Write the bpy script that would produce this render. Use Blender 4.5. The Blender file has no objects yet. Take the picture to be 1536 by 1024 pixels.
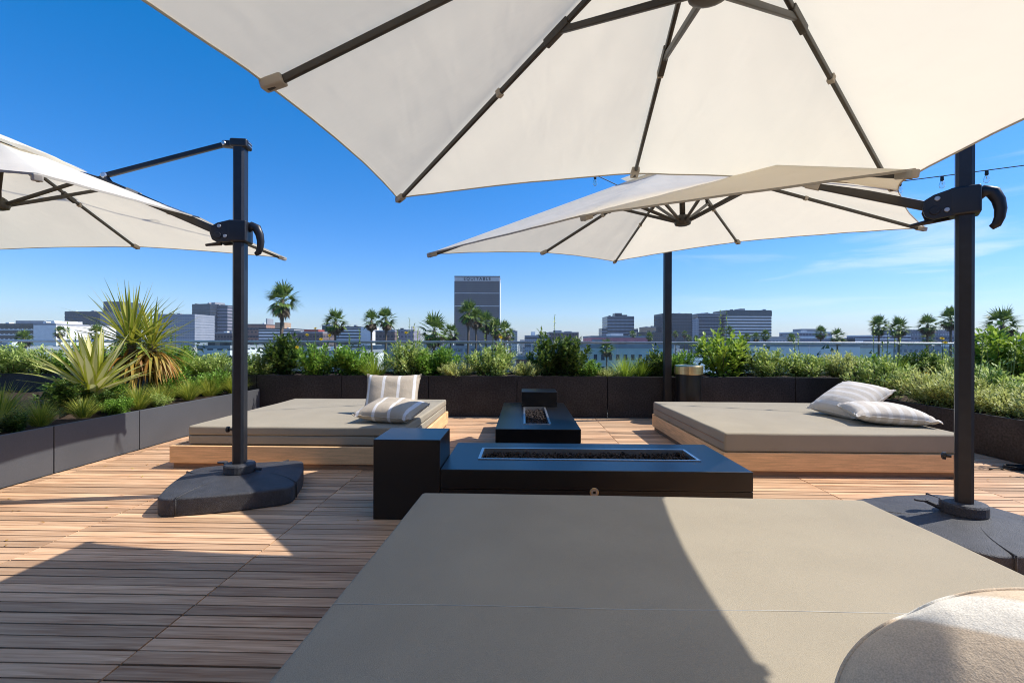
import bpy, math, random
from mathutils import Vector, Matrix, Euler, noise
random.seed(7)
SC = bpy.context.scene
COL = SC.collection
PI = math.pi
R = math.radians
V = Vector
H = 1.1
# ---------------------------------------------------------------- camera
TH = math.atan(17/700)
FW = V((-math.sin(TH), math.cos(TH), 0)); RT = V((math.cos(TH), math.sin(TH), 0))
def pix(x, z, y=None):
    """world X, Y (and height) of photo column x (and row y) at distance z: used once to measure where things stand"""
    cx = (x-768)/700*z
    p = RT*cx + FW*z
    if y is None: return (p.x, p.y)
    return (p.x, p.y, H + (512 - (y-.003*(x-768)))/700*z)
# ---------------------------------------------------------------- materials
def new_mat(name):
    m = bpy.data.materials.new(name); m.use_nodes = True
    nt = m.node_tree; nt.nodes.clear()
    return m, nt.nodes, nt.links
def M(name, col, rough=.7, spec=.4, metal=0., var=.15, vs=6., stretch=(1,1,1), bump=0., bs=40., col2=None, trans=0., rnd=0., tcol=None, grain=0., gs=300.):
    m, n, l = new_mat(name)
    out = n.new('ShaderNodeOutputMaterial'); b = n.new('ShaderNodeBsdfPrincipled')
    tc = n.new('ShaderNodeTexCoord'); mp = n.new('ShaderNodeMapping'); mp.inputs['Scale'].default_value = stretch
    l.new(tc.outputs['Object'], mp.inputs['Vector'])
    nz = n.new('ShaderNodeTexNoise'); nz.inputs['Scale'].default_value = vs; nz.inputs['Detail'].default_value = 6
    l.new(mp.outputs[0], nz.inputs['Vector'])
    rp = n.new('ShaderNodeValToRGB')
    c1 = [c*(1-var) for c in col]; c2 = col2 if col2 else [min(1, c*(1+var)) for c in col]
    rp.color_ramp.elements[0].position = .32; rp.color_ramp.elements[0].color = (*c1, 1)
    rp.color_ramp.elements[1].position = .68; rp.color_ramp.elements[1].color = (*c2, 1)
    l.new(nz.outputs[0], rp.inputs[0]); c = rp.outputs[0]
    if grain:
        g = n.new('ShaderNodeTexNoise'); g.inputs['Scale'].default_value = gs; g.inputs['Detail'].default_value = 3
        l.new(mp.outputs[0], g.inputs['Vector'])
        mr = n.new('ShaderNodeMapRange'); mr.inputs[1].default_value = .3; mr.inputs[2].default_value = .7; mr.inputs[3].default_value = 1-grain; mr.inputs[4].default_value = 1+grain
        l.new(g.outputs[0], mr.inputs[0])
        hv = n.new('ShaderNodeVectorMath'); hv.operation = 'SCALE'; l.new(c, hv.inputs[0]); l.new(mr.outputs[0], hv.inputs['Scale']); c = hv.outputs[0]
    if rnd:
        ge = n.new('ShaderNodeNewGeometry'); mr = n.new('ShaderNodeMapRange'); mr.inputs[3].default_value = 1-rnd; mr.inputs[4].default_value = 1+rnd
        l.new(ge.outputs['Random Per Island'], mr.inputs[0])
        hv = n.new('ShaderNodeVectorMath'); hv.operation = 'SCALE'; l.new(c, hv.inputs[0]); l.new(mr.outputs[0], hv.inputs['Scale']); c = hv.outputs[0]
    l.new(c, b.inputs['Base Color']); b.inputs['Roughness'].default_value = rough
    b.inputs['Specular IOR Level'].default_value = spec; b.inputs['Metallic'].default_value = metal
    if bump:
        n2 = n.new('ShaderNodeTexNoise'); n2.inputs['Scale'].default_value = bs; n2.inputs['Detail'].default_value = 4
        l.new(mp.outputs[0], n2.inputs['Vector']); bp = n.new('ShaderNodeBump'); bp.inputs['Strength'].default_value = bump; bp.inputs['Distance'].default_value = .01
        l.new(n2.outputs[0], bp.inputs['Height']); l.new(bp.outputs[0], b.inputs['Normal'])
    s = b.outputs[0]
    if trans:
        t = n.new('ShaderNodeBsdfTranslucent'); mx = n.new('ShaderNodeMixShader'); mx.inputs[0].default_value = trans
        if tcol: t.inputs['Color'].default_value = (*tcol, 1)
        else: l.new(c, t.inputs['Color'])
        l.new(s, mx.inputs[1]); l.new(t.outputs[0], mx.inputs[2]); s = mx.outputs[0]
    l.new(s, out.inputs['Surface'])
    return m
m_cloth = M('canopy_cloth', (.90,.855,.745), .9, .1, var=.035, vs=2.2, stretch=(1,1,2.5), trans=.43, tcol=(.93,.85,.66))
# slack folds of the cloth: long soft creases plus fine weave wrinkles
n = m_cloth.node_tree.nodes; l = m_cloth.node_tree.links; tcn = n.new('ShaderNodeTexCoord'); nr = None
for (sc_, st_, ds_, di_) in ((.9,(1,2.2,1),.25,.020),(2.6,(2.4,1,1.5),.4,.0035),(9.,(1,1.8,1),.3,.0008)):
    mpn = n.new('ShaderNodeMapping'); mpn.inputs['Scale'].default_value = st_; mpn.inputs['Rotation'].default_value = (0,0,.6*sc_); l.new(tcn.outputs['Object'], mpn.inputs[0])
    nzn = n.new('ShaderNodeTexNoise'); nzn.inputs['Scale'].default_value = sc_; nzn.inputs['Detail'].default_value = 2; nzn.inputs['Distortion'].default_value = ds_; l.new(mpn.outputs[0], nzn.inputs['Vector'])
    bpn = n.new('ShaderNodeBump'); bpn.inputs['Strength'].default_value = 1; bpn.inputs['Distance'].default_value = di_*1.6; l.new(nzn.outputs[0], bpn.inputs['Height'])
    if nr: l.new(nr, bpn.inputs['Normal'])
    nr = bpn.outputs[0]
for nd in n:
    if nd.type in ('BSDF_PRINCIPLED','BSDF_TRANSLUCENT'): l.new(nr, nd.inputs['Normal'])
m_hem = M('hem_cloth', (.52,.48,.41), .9, .1, var=.05, trans=.25)
m_alu = M('mast_metal', (.022,.024,.03), .38, .5, metal=.3, var=.12, vs=20, bump=.05, bs=200)
m_rib = M('rib_metal', (.055,.05,.042), .42, .5, metal=.25, var=.12, vs=20)
m_plastic = M('base_plastic', (.048,.048,.052), .55, .4, var=.2, vs=12, bump=.5, bs=260, grain=.45, gs=160)
m_black = M('black_plastic', (.015,.015,.018), .4, .5)
m_matt = M('mattress_fabric', (.345,.298,.222), .92, .1, var=.05, vs=3, bump=.3, bs=420, grain=.12, gs=420)
m_seam = M('seam_thread', (.60,.58,.52), .9, .1)
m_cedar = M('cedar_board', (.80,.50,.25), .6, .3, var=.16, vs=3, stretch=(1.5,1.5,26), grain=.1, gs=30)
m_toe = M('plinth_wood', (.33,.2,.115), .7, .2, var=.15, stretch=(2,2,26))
m_granite = M('black_granite', (.005,.005,.006), .29, .6, var=.35, vs=160, bump=.06, bs=500, grain=.3, gs=500)
m_steel = M('steel_frame', (.62,.62,.62), .3, .5, metal=.9, var=.05)
m_rock = M('lava_rock', (.035,.026,.022), .9, .2, var=.4, vs=30, rnd=.6)
m_brass = M('brass', (.72,.55,.30), .28, .5, metal=.95, var=.1, vs=5, stretch=(1,1,18))
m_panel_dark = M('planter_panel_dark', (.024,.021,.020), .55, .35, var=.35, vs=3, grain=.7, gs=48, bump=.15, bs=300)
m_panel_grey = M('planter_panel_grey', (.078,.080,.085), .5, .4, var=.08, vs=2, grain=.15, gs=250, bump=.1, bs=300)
m_soil = M('soil', (.05,.035,.025), .95, .1, var=.4, vs=20, bump=.8, bs=30)
m_rail = M('rail_metal', (.46,.47,.48), .35, .5, metal=.7)
m_post = M('post_metal', (.028,.026,.024), .5, .4, var=.2)
m_cable = M('cable_rubber', (.012,.012,.012), .6, .3)
m_frame_black = M('bulb_socket', (.012,.012,.012), .5, .4)
def glass(name, tint, refl=.35):
    m, n, l = new_mat(name)
    out = n.new('ShaderNodeOutputMaterial'); t = n.new('ShaderNodeBsdfTransparent'); t.inputs[0].default_value = (*tint, 1)
    g = n.new('ShaderNodeBsdfGlossy'); g.inputs['Roughness'].default_value = .02
    f = n.new('ShaderNodeFresnel'); f.inputs[0].default_value = 1.16
    mu = n.new('ShaderNodeMath'); mu.operation = 'MULTIPLY'; mu.inputs[1].default_value = refl*2
    mx = n.new('ShaderNodeMixShader'); l.new(f.outputs[0], mu.inputs[0]); l.new(mu.outputs[0], mx.inputs[0]); l.new(t.outputs[0], mx.inputs[1]); l.new(g.outputs[0], mx.inputs[2]); l.new(mx.outputs[0], out.inputs[0])
    return m
m_glass = glass('rail_glass', (.92,.975,.97)); m_bulb = glass('bulb_glass', (.95,.94,.9), .8)
# deck boards: each board its own tone, long grain
def deck_mat():
    m, n, l = new_mat('deck_wood')
    out = n.new('ShaderNodeOutputMaterial'); b = n.new('ShaderNodeBsdfPrincipled')
    ge = n.new('ShaderNodeNewGeometry'); tc = n.new('ShaderNodeTexCoord')
    # offset the grain per board
    wn = n.new('ShaderNodeMath'); wn.operation = 'MULTIPLY'; wn.inputs[1].default_value = 37.; l.new(ge.outputs['Random Per Island'], wn.inputs[0])
    cb = n.new('ShaderNodeCombineXYZ'); l.new(wn.outputs[0], cb.inputs[2]); l.new(wn.outputs[0], cb.inputs[0])
    ad = n.new('ShaderNodeVectorMath'); l.new(tc.outputs['Object'], ad.inputs[0]); l.new(cb.outputs[0], ad.inputs[1])
    mp = n.new('ShaderNodeMapping'); mp.inputs['Scale'].default_value = (2.2, 42, 1); l.new(ad.outputs[0], mp.inputs[0])
    g = n.new('ShaderNodeTexNoise'); g.inputs['Scale'].default_value = 1.6; g.inputs['Detail'].default_value = 8; g.inputs['Distortion'].default_value = .6; l.new(mp.outputs[0], g.inputs['Vector'])
    r1 = n.new('ShaderNodeValToRGB'); e = r1.color_ramp.elements
    e[0].position = .3; e[0].color = (.38,.185,.085,1); e[1].position = .72; e[1].color = (.71,.46,.275,1)
    l.new(g.outputs[0], r1.inputs[0])
    # weathered patches over several boards
    w = n.new('ShaderNodeTexNoise'); w.inputs['Scale'].default_value = .9; w.inputs['Detail'].default_value = 5; l.new(tc.outputs['Object'], w.inputs['Vector'])
    mr = n.new('ShaderNodeMapRange'); mr.inputs[1].default_value = .38; mr.inputs[2].default_value = .66; mr.inputs[3].default_value = 0; mr.inputs[4].default_value = .5; l.new(w.outputs[0], mr.inputs[0])
    mx = n.new('ShaderNodeMix'); mx.data_type = 'RGBA'; l.new(mr.outputs[0], mx.inputs[0]); l.new(r1.outputs[0], mx.inputs[6]); mx.inputs[7].default_value = (.62,.43,.265,1)
    # per board tone
    m2 = n.new('ShaderNodeMapRange'); m2.inputs[3].default_value = .68; m2.inputs[4].default_value = 1.26; l.new(ge.outputs['Random Per Island'], m2.inputs[0])
    sc = n.new('ShaderNodeVectorMath'); sc.operation = 'SCALE'; l.new(mx.outputs[2], sc.inputs[0]); l.new(m2.outputs[0], sc.inputs['Scale'])
    l.new(sc.outputs[0], b.inputs['Base Color']); b.inputs['Roughness'].default_value = .62; b.inputs['Specular IOR Level'].default_value = .3
    bp = n.new('ShaderNodeBump'); bp.inputs['Strength'].default_value = .35; bp.inputs['Distance'].default_value = .004; l.new(g.outputs[0], bp.inputs['Height']); l.new(bp.outputs[0], b.inputs['Normal'])
    l.new(b.outputs[0], out.inputs[0]); return m
m_deck = deck_mat()
def stripe_mat(name, base, stripe, per, wid, off=0., soft=.004):
    m, n, l = new_mat(name)
    out = n.new('ShaderNodeOutputMaterial'); b = n.new('ShaderNodeBsdfPrincipled')
    tc = n.new('ShaderNodeTexCoord'); sx = n.new('ShaderNodeSeparateXYZ'); l.new(tc.outputs['Object'], sx.inputs[0])
    nz = n.new('ShaderNodeTexNoise'); nz.inputs['Scale'].default_value = 5; l.new(tc.outputs['Object'], nz.inputs['Vector'])
    a0 = n.new('ShaderNodeMath'); a0.operation = 'MULTIPLY_ADD'; a0.inputs[1].default_value = .012; l.new(nz.outputs[0], a0.inputs[0]); l.new(sx.outputs[0], a0.inputs[2])
    a = n.new('ShaderNodeMath'); a.operation = 'ADD'; a.inputs[1].default_value = 10*per+off; l.new(a0.outputs[0], a.inputs[0])
    md = n.new('ShaderNodeMath'); md.operation = 'MODULO'; md.inputs[1].default_value = per; l.new(a.outputs[0], md.inputs[0])
    sb = n.new('ShaderNodeMath'); sb.operation = 'SUBTRACT'; sb.inputs[1].default_value = per/2; l.new(md.outputs[0], sb.inputs[0])
    ab = n.new('ShaderNodeMath'); ab.operation = 'ABSOLUTE'; l.new(sb.outputs[0], ab.inputs[0])
    mr = n.new('ShaderNodeMapRange'); mr.inputs[1].default_value = wid/2; mr.inputs[2].default_value = wid/2+soft; mr.inputs[3].default_value = 1; mr.inputs[4].default_value = 0; l.new(ab.outputs[0], mr.inputs[0])
    mx = n.new('ShaderNodeMix'); mx.data_type = 'RGBA'; l.new(mr.outputs[0], mx.inputs[0]); mx.inputs[6].default_value = (*base,1); mx.inputs[7].default_value = (*stripe,1)
    g = n.new('ShaderNodeTexNoise'); g.inputs['Scale'].default_value = 330; l.new(tc.outputs['Object'], g.inputs['Vector'])
    m2 = n.new('ShaderNodeMapRange'); m2.inputs[1].default_value = .3; m2.inputs[2].default_value = .7; m2.inputs[3].default_value = .82; m2.inputs[4].default_value = 1.12; l.new(g.outputs[0], m2.inputs[0])
    sc = n.new('ShaderNodeVectorMath'); sc.operation = 'SCALE'; l.new(mx.outputs[2], sc.inputs[0]); l.new(m2.outputs[0], sc.inputs['Scale'])
    l.new(sc.outputs[0], b.inputs['Base Color']); b.inputs['Roughness'].default_value = .92; b.inputs['Specular IOR Level'].default_value = .1
    w = n.new('ShaderNodeTexNoise'); w.inputs['Scale'].default_value = 14; w.inputs['Detail'].default_value = 3; l.new(tc.outputs['Object'], w.inputs['Vector'])
    b1 = n.new('ShaderNodeBump'); b1.inputs['Strength'].default_value = .5; b1.inputs['Distance'].default_value = .012; l.new(w.outputs[0], b1.inputs['Height'])
    b2 = n.new('ShaderNodeBump'); b2.inputs['Strength'].default_value = .4; b2.inputs['Distance'].default_value = .002; l.new(g.outputs[0], b2.inputs['Height']); l.new(b1.outputs[0], b2.inputs['Normal']); l.new(b2.outputs[0], b.inputs['Normal'])
    l.new(b.outputs[0], out.inputs[0]); return m
m_pil = stripe_mat('pillow_beige_stripe', (.50,.42,.32), (.74,.71,.68), .155, .024)
m_pilw = stripe_mat('pillow_pale_stripe', (.62,.55,.46), (.72,.67,.60), .09, .03)
m_piln = stripe_mat('pillow_grey_stripe', (.60,.48,.35), (.74,.69,.60), .21, .06, off=.09, soft=.008)
# leaves: ramp along random per leaf, translucent
def leaf_mat(name, cols, trans=.35, rough=.5, uvmargin=None):
    m, n, l = new_mat(name)
    out = n.new('ShaderNodeOutputMaterial'); b = n.new('ShaderNodeBsdfPrincipled'); ge = n.new('ShaderNodeNewGeometry')
    rp = n.new('ShaderNodeValToRGB'); e = rp.color_ramp.elements
    e[0].color = (*cols[0],1); e[1].color = (*cols[-1],1)
    for i, c in enumerate(cols[1:-1]): x = e.new((i+1)/(len(cols)-1)); x.color = (*c,1)
    l.new(ge.outputs['Random Per Island'], rp.inputs[0]); c = rp.outputs[0]
    if uvmargin:
        uv = n.new('ShaderNodeTexCoord'); sx = n.new('ShaderNodeSeparateXYZ'); l.new(uv.outputs['UV'], sx.inputs[0])
        sb = n.new('ShaderNodeMath'); sb.operation = 'SUBTRACT'; sb.inputs[1].default_value = .5; l.new(sx.outputs[0], sb.inputs[0])
        nz = n.new('ShaderNodeTexNoise'); nz.inputs['Scale'].default_value = 1; mp = n.new('ShaderNodeMapping'); mp.inputs['Scale'].default_value = (9,1.2,1); l.new(uv.outputs['UV'], mp.inputs[0]); l.new(mp.outputs[0], nz.inputs['Vector'])
        ab = n.new('ShaderNodeMath'); ab.operation = 'ABSOLUTE'; l.new(sb.outputs[0], ab.inputs[0])
        a2 = n.new('ShaderNodeMath'); a2.operation = 'MULTIPLY_ADD'; a2.inputs[1].default_value = .35; l.new(nz.outputs[0], a2.inputs[0]); l.new(ab.outputs[0], a2.inputs[2])
        mr = n.new('ShaderNodeMapRange'); mr.inputs[1].default_value = uvmargin[0]; mr.inputs[2].default_value = uvmargin[1]; l.new(a2.outputs[0], mr.inputs[0])
        mx = n.new('ShaderNodeMix'); mx.data_type = 'RGBA'; l.new(mr.outputs[0], mx.inputs[0]); l.new(c, mx.inputs[6]); mx.inputs[7].default_value = (*uvmargin[2],1); c = mx.outputs[2]
    l.new(c, b.inputs['Base Color']); b.inputs['Roughness'].default_value = rough; b.inputs['Specular IOR Level'].default_value = .35
    t = n.new('ShaderNodeBsdfTranslucent'); l.new(c, t.inputs['Color']); ms = n.new('ShaderNodeMixShader'); ms.inputs[0].default_value = trans
    l.new(b.outputs[0], ms.inputs[1]); l.new(t.outputs[0], ms.inputs[2]); l.new(ms.outputs[0], out.inputs[0]); return m
L_green = leaf_mat('leaf_green', [(0.076, 0.154, 0.017), (0.193, 0.35, 0.043), (0.365, 0.555, 0.087)])
L_dark = leaf_mat('leaf_dark', [(0.031, 0.067, 0.013), (0.084, 0.151, 0.025), (0.189, 0.252, 0.051)])
L_silver = leaf_mat('leaf_silver', [(0.292, 0.336, 0.09), (0.546, 0.571, 0.179), (0.769, 0.789, 0.314)])
L_vari = leaf_mat('leaf_variegated', [(0.136, 0.223, 0.032), (0.386, 0.482, 0.109), (0.736, 0.8, 0.292)])
L_grass = leaf_mat('leaf_grass', [(0.125, 0.198, 0.022), (0.312, 0.365, 0.045), (0.624, 0.578, 0.101)])
L_lime = leaf_mat('leaf_lime', [(0.151, 0.243, 0.023), (0.302, 0.428, 0.046), (0.484, 0.6, 0.092)])
L_flax = leaf_mat('leaf_flax', [(0.125, 0.188, 0.025), (0.3, 0.35, 0.037), (0.45, 0.413, 0.05)], uvmargin=(.52,.62,(.50,.44,.10)))
L_flaxdry = leaf_mat('leaf_flax_dry', [(.32,.13,.02),(.48,.28,.05),(.42,.36,.07)])
L_agave = leaf_mat('leaf_agave', [(0.65, 0.63, 0.324), (0.784, 0.704, 0.324), (0.538, 0.567, 0.234)], .3, uvmargin=(.44,.50,(.38,.40,.04)))
L_palm = leaf_mat('leaf_palm', [(0.059, 0.116, 0.024), (0.137, 0.213, 0.041), (0.253, 0.329, 0.067)], .2)
L_palmdry = leaf_mat('leaf_palm_dry', [(.09,.06,.035),(.20,.14,.08),(.28,.21,.13)], .15)
L_tree = leaf_mat('leaf_tree', [(.02,.045,.015),(.05,.085,.03),(.08,.12,.04)], .2)
m_stem = M('stem', (.10,.085,.04), .8, .2); m_stemg = M('stem_green', (.12,.16,.05), .7, .2)
m_trunk = M('palm_trunk', (.15,.115,.085), .9, .1, var=.25, vs=3, stretch=(1,1,4), bump=.5, bs=6)
m_yel = M('petal_yellow', (.72,.52,.03), .7, .2, trans=.2); m_red = M('petal_red', (.75,.05,.03), .7, .2, trans=.2)
m_white = M('petal_white', (.75,.74,.68), .7, .2, trans=.2)
# ---------------------------------------------------------------- mesh building
class MB:
    def __init__(s): s.v = []; s.f = []; s.uv = []
    def add(s, vs, fs, uvs=None):
        o = len(s.v); s.v += [tuple(v) for v in vs]
        for i, f in enumerate(fs):
            s.f.append(tuple(j+o for j in f)); s.uv.append(uvs[i] if uvs else None)
        return s
    def box(s, x0, x1, y0, y1, z0, z1, M4=None):
        vs = [V((x,y,z)) for z in (z0,z1) for y in (y0,y1) for x in (x0,x1)]
        if M4: vs = [M4 @ v for v in vs]
        return s.add(vs, [(0,2,3,1),(4,5,7,6),(0,1,5,4),(2,6,7,3),(0,4,6,2),(1,3,7,5)])
    def prism(s, pts, z0, z1, M4=None):
        n = len(pts); vs = [V((p[0],p[1],z0)) for p in pts]+[V((p[0],p[1],z1)) for p in pts]
        if M4: vs = [M4 @ v for v in vs]
        return s.add(vs, [tuple(reversed(range(n))), tuple(range(n,2*n))]+[(i,(i+1)%n,n+(i+1)%n,n+i) for i in range(n)])
    def tube(s, pts, rad, seg=8, prof=None, upv=V((0,0,1)), cap=True):
        pts = [V(p) for p in pts]; n = len(pts)
        if not hasattr(rad, '__len__'): rad = [rad]*n
        rings = []
        for i, p in enumerate(pts):
            d = (pts[min(i+1,n-1)]-pts[max(i-1,0)]).normalized()
            a = d.cross(upv)
            if a.length < 1e-3: a = d.cross(V((0,1,0)))
            a.normalize(); b = a.cross(d)
            pr = prof or [(math.cos(2*PI*k/seg), math.sin(2*PI*k/seg)) for k in range(seg)]
            rings.append([p + a*(u*rad[i]) + b*(w*rad[i]) for u, w in pr])
        m = len(rings[0]); vs = [q for r in rings for q in r]
        fs = [(i*m+k, i*m+(k+1)%m, (i+1)*m+(k+1)%m, (i+1)*m+k) for i in range(n-1) for k in range(m)]
        if cap: fs += [tuple(reversed(range(m))), tuple(range((n-1)*m, n*m))]
        return s.add(vs, fs)
    def bar(s, a, b, w, h, upv=V((0,0,1))):
        return s.tube([a,b], 1, prof=[(-w/2,-h/2),(w/2,-h/2),(w/2,h/2),(-w/2,h/2)], upv=upv)
    def lathe(s, prof, seg=24, c=(0,0,0)):
        vs = [V((c[0]+r*math.cos(2*PI*k/seg), c[1]+r*math.sin(2*PI*k/seg), c[2]+z)) for r, z in prof for k in range(seg)]
        n = len(prof)
        return s.add(vs, [(i*seg+k, i*seg+(k+1)%seg, (i+1)*seg+(k+1)%seg, (i+1)*seg+k) for i in range(n-1) for k in range(seg)] + [tuple(reversed(range(seg))), tuple(range((n-1)*seg, n*seg))])
    def mesh(s, name, mat, smooth=False):
        me = bpy.data.meshes.new(name); me.from_pydata(s.v, [], s.f)
        if any(u for u in s.uv):
            ul = me.uv_layers.new(name='UVMap'); k = 0
            for i, f in enumerate(s.f):
                u = s.uv[i] or [(0.5,0)]*len(f)
                for j in range(len(f)): ul.data[k].uv = u[j]; k += 1
        me.materials.append(mat)
        if smooth:
            for p in me.polygons: p.use_smooth = True
        me.update(); return me
    def build(s, name, mat, parent=None, loc=(0,0,0), smooth=False, bevel=0, seg=2, label=None):
        o = bpy.data.objects.new(name, s.mesh(name, mat, smooth)); COL.objects.link(o); o.location = loc
        if parent: o.parent = parent
        if bevel:
            b = o.modifiers.new('bevel', 'BEVEL'); b.width = bevel; b.segments = seg; b.limit_method = 'ANGLE'; b.angle_limit = R(35); b.harden_normals = False
            for p in o.data.polygons: p.use_smooth = True
            w = o.modifiers.new('wn', 'WEIGHTED_NORMAL'); w.keep_sharp = False
        if label: o['label'] = label
        return o
def thing(name, label, cat, loc=(0,0,0), rz=0, group=None):
    o = bpy.data.objects.new(name, None); COL.objects.link(o); o.location = loc; o.rotation_euler = (0,0,rz)
    o['label'] = label; o['category'] = cat
    if group: o['group'] = group
    o.empty_display_size = .1
    return o
def tag(o, label=None, cat=None, group=None, kind=None):
    if label: o['label'] = label
    if cat: o['category'] = cat
    if group: o['group'] = group
    if kind: o['kind'] = kind
    return o
def link(name, me, parent=None, loc=(0,0,0), rz=0, sc=None):
    o = bpy.data.objects.new(name, me); COL.objects.link(o); o.location = loc; o.rotation_euler = (0,0,rz)
    if sc: o.scale = sc
    if parent: o.parent = parent
    return o
# ---------------------------------------------------------------- setting
X0, X1, YB = -3.87, 4.53, 6.78
mb = MB(); pitch = .0719; y = 1.700 - pitch*70
while y < YB-.03:
    k = -4
    while True:
        xa = max(-.165+1.2*k, X0+.01); xb = min(-.165+1.2*(k+1), X1-.01)
        if xa >= X1-.02: break
        if xb > xa:
            dz = random.uniform(-.0012,.0012); y1 = min(y+pitch-.0075, YB-.005)
            mb.box(xa+.003, xb-.003, y+.0005, y1, -.022, dz)
        k += 1
    y += pitch
tag(mb.build('deck', m_deck), kind='structure')
m_sub = M('deck_underside', (.02,.017,.015), .9, .1)
mb = MB().box(X0, X1, -3.4, YB, -.12, -.045); tag(mb.build('deck_base', m_sub), kind='structure')
m_conc = M('concrete', (.38,.37,.35), .85, .2, var=.1, vs=1.5)
mb = MB().box(-10.5, 10.5, -3.5, 8.3, -20, -.13); tag(mb.build('terrace_slab', m_conc), kind='structure')
t = thing('added_rear_wall', 'added unseen tan wall with dark glass doors behind the viewer, blocking sky light', 'building', (0,-3.55,0))  # unseen building, added to cut the sky fill and bounce warm light
m_rear = M('added_wall_render', (.32,.24,.165), .85, .2, var=.08)
MB().box(-8.6,8.6,-4,0,-.12,3.3).build('wall', m_rear, t)
for i in range(6): MB().box(-7.2+2.4*i,-5.1+2.4*i,.002,.05,0,2.4).build('added_glass_door', M('door_glass', (.02,.025,.03), .1, .6) if i == 0 else bpy.data.materials['door_glass'], t)
# ---- planters
def planter(name, label, panels, mat, soil, group=None):
    t = thing(name, label, 'planter', (panels[0][0], panels[0][2], 0), group=group); ox, oy = panels[0][0], panels[0][2]
    for (a,b,c,d,z0,z1) in panels:
        MB().box(a-ox,b-ox,c-oy,d-oy,z0,z1).build('panel', mat, t, bevel=.003, seg=1)
    a,b,c,d,z0,z1 = soil
    g = MB(); nx, ny = max(2,int((b-a)/.12)), max(2,int((d-c)/.12))
    vs = [V((a-ox+(b-a)*i/nx, c-oy+(d-c)*j/ny, z1+.035*noise.noise(V((i*.4,j*.4,a))))) for j in range(ny+1) for i in range(nx+1)]
    g.add(vs, [(j*(nx+1)+i, j*(nx+1)+i+1, (j+1)*(nx+1)+i+1, (j+1)*(nx+1)+i) for j in range(ny) for i in range(nx)])
    g.build('soil', m_soil, t, smooth=True)
    return t
YW, HB = 6.78, .598
seams = [-8.6,-6.55,-5.25,-3.93,-2.66,-1.38,-.09,1.22,2.55,3.90,5.2,6.5,8.6]
pan = [(seams[i]+.004, seams[i+1]-.004, YW, YW+.03, 0, HB) for i in range(len(seams)-1)] + [(-8.6,8.6,7.66,7.69,0,HB),(-8.63,-8.6,6.79,7.68,0,HB),(8.6,8.63,6.79,7.68,0,HB)]
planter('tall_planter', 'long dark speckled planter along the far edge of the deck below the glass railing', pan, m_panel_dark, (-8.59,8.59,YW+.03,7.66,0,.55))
ys = [-3.3,-1.2,.9,2.0,2.88,3.76,4.62,6.42,6.77]
pan = [(X0-.03,X0, ys[i]+.004, ys[i+1]-.004, 0, .392) for i in range(len(ys)-1)] + [(-8.55,-3.91,-3.33,-3.3,0,.392)]
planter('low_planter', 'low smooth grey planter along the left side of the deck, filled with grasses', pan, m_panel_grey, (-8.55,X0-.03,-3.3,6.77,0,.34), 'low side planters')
ys = [-3.3,-1.9,-.5,.9,2.1,3.2,4.30,5.35,6.77]
pan = [(X1,X1+.03, ys[i]+.004, ys[i+1]-.004, 0, .398) for i in range(len(ys)-1)] + [(4.57,8.55,-3.33,-3.3,0,.398)]
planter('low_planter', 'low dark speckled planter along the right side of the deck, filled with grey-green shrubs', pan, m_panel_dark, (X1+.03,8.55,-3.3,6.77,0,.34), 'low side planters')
# ---- glass railing
t = thing('glass_railing', 'glass railing with a thin metal top rail behind the planted edge', 'railing', (0,7.95,0))
MB().box(-9.6,9.6,-.03,.03,1.065,1.105).build('top_rail', m_rail, t, bevel=.008)
MB().box(-9.6,9.6,-.04,.04,-.1,.12).build('base_rail', m_rail, t)
for i in range(12):
    MB().box(-9.6+1.6*i+.012,-8.0+1.6*i-.012,-.007,.007,.1,1.066).build('glass_panel', m_glass, t)
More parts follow.
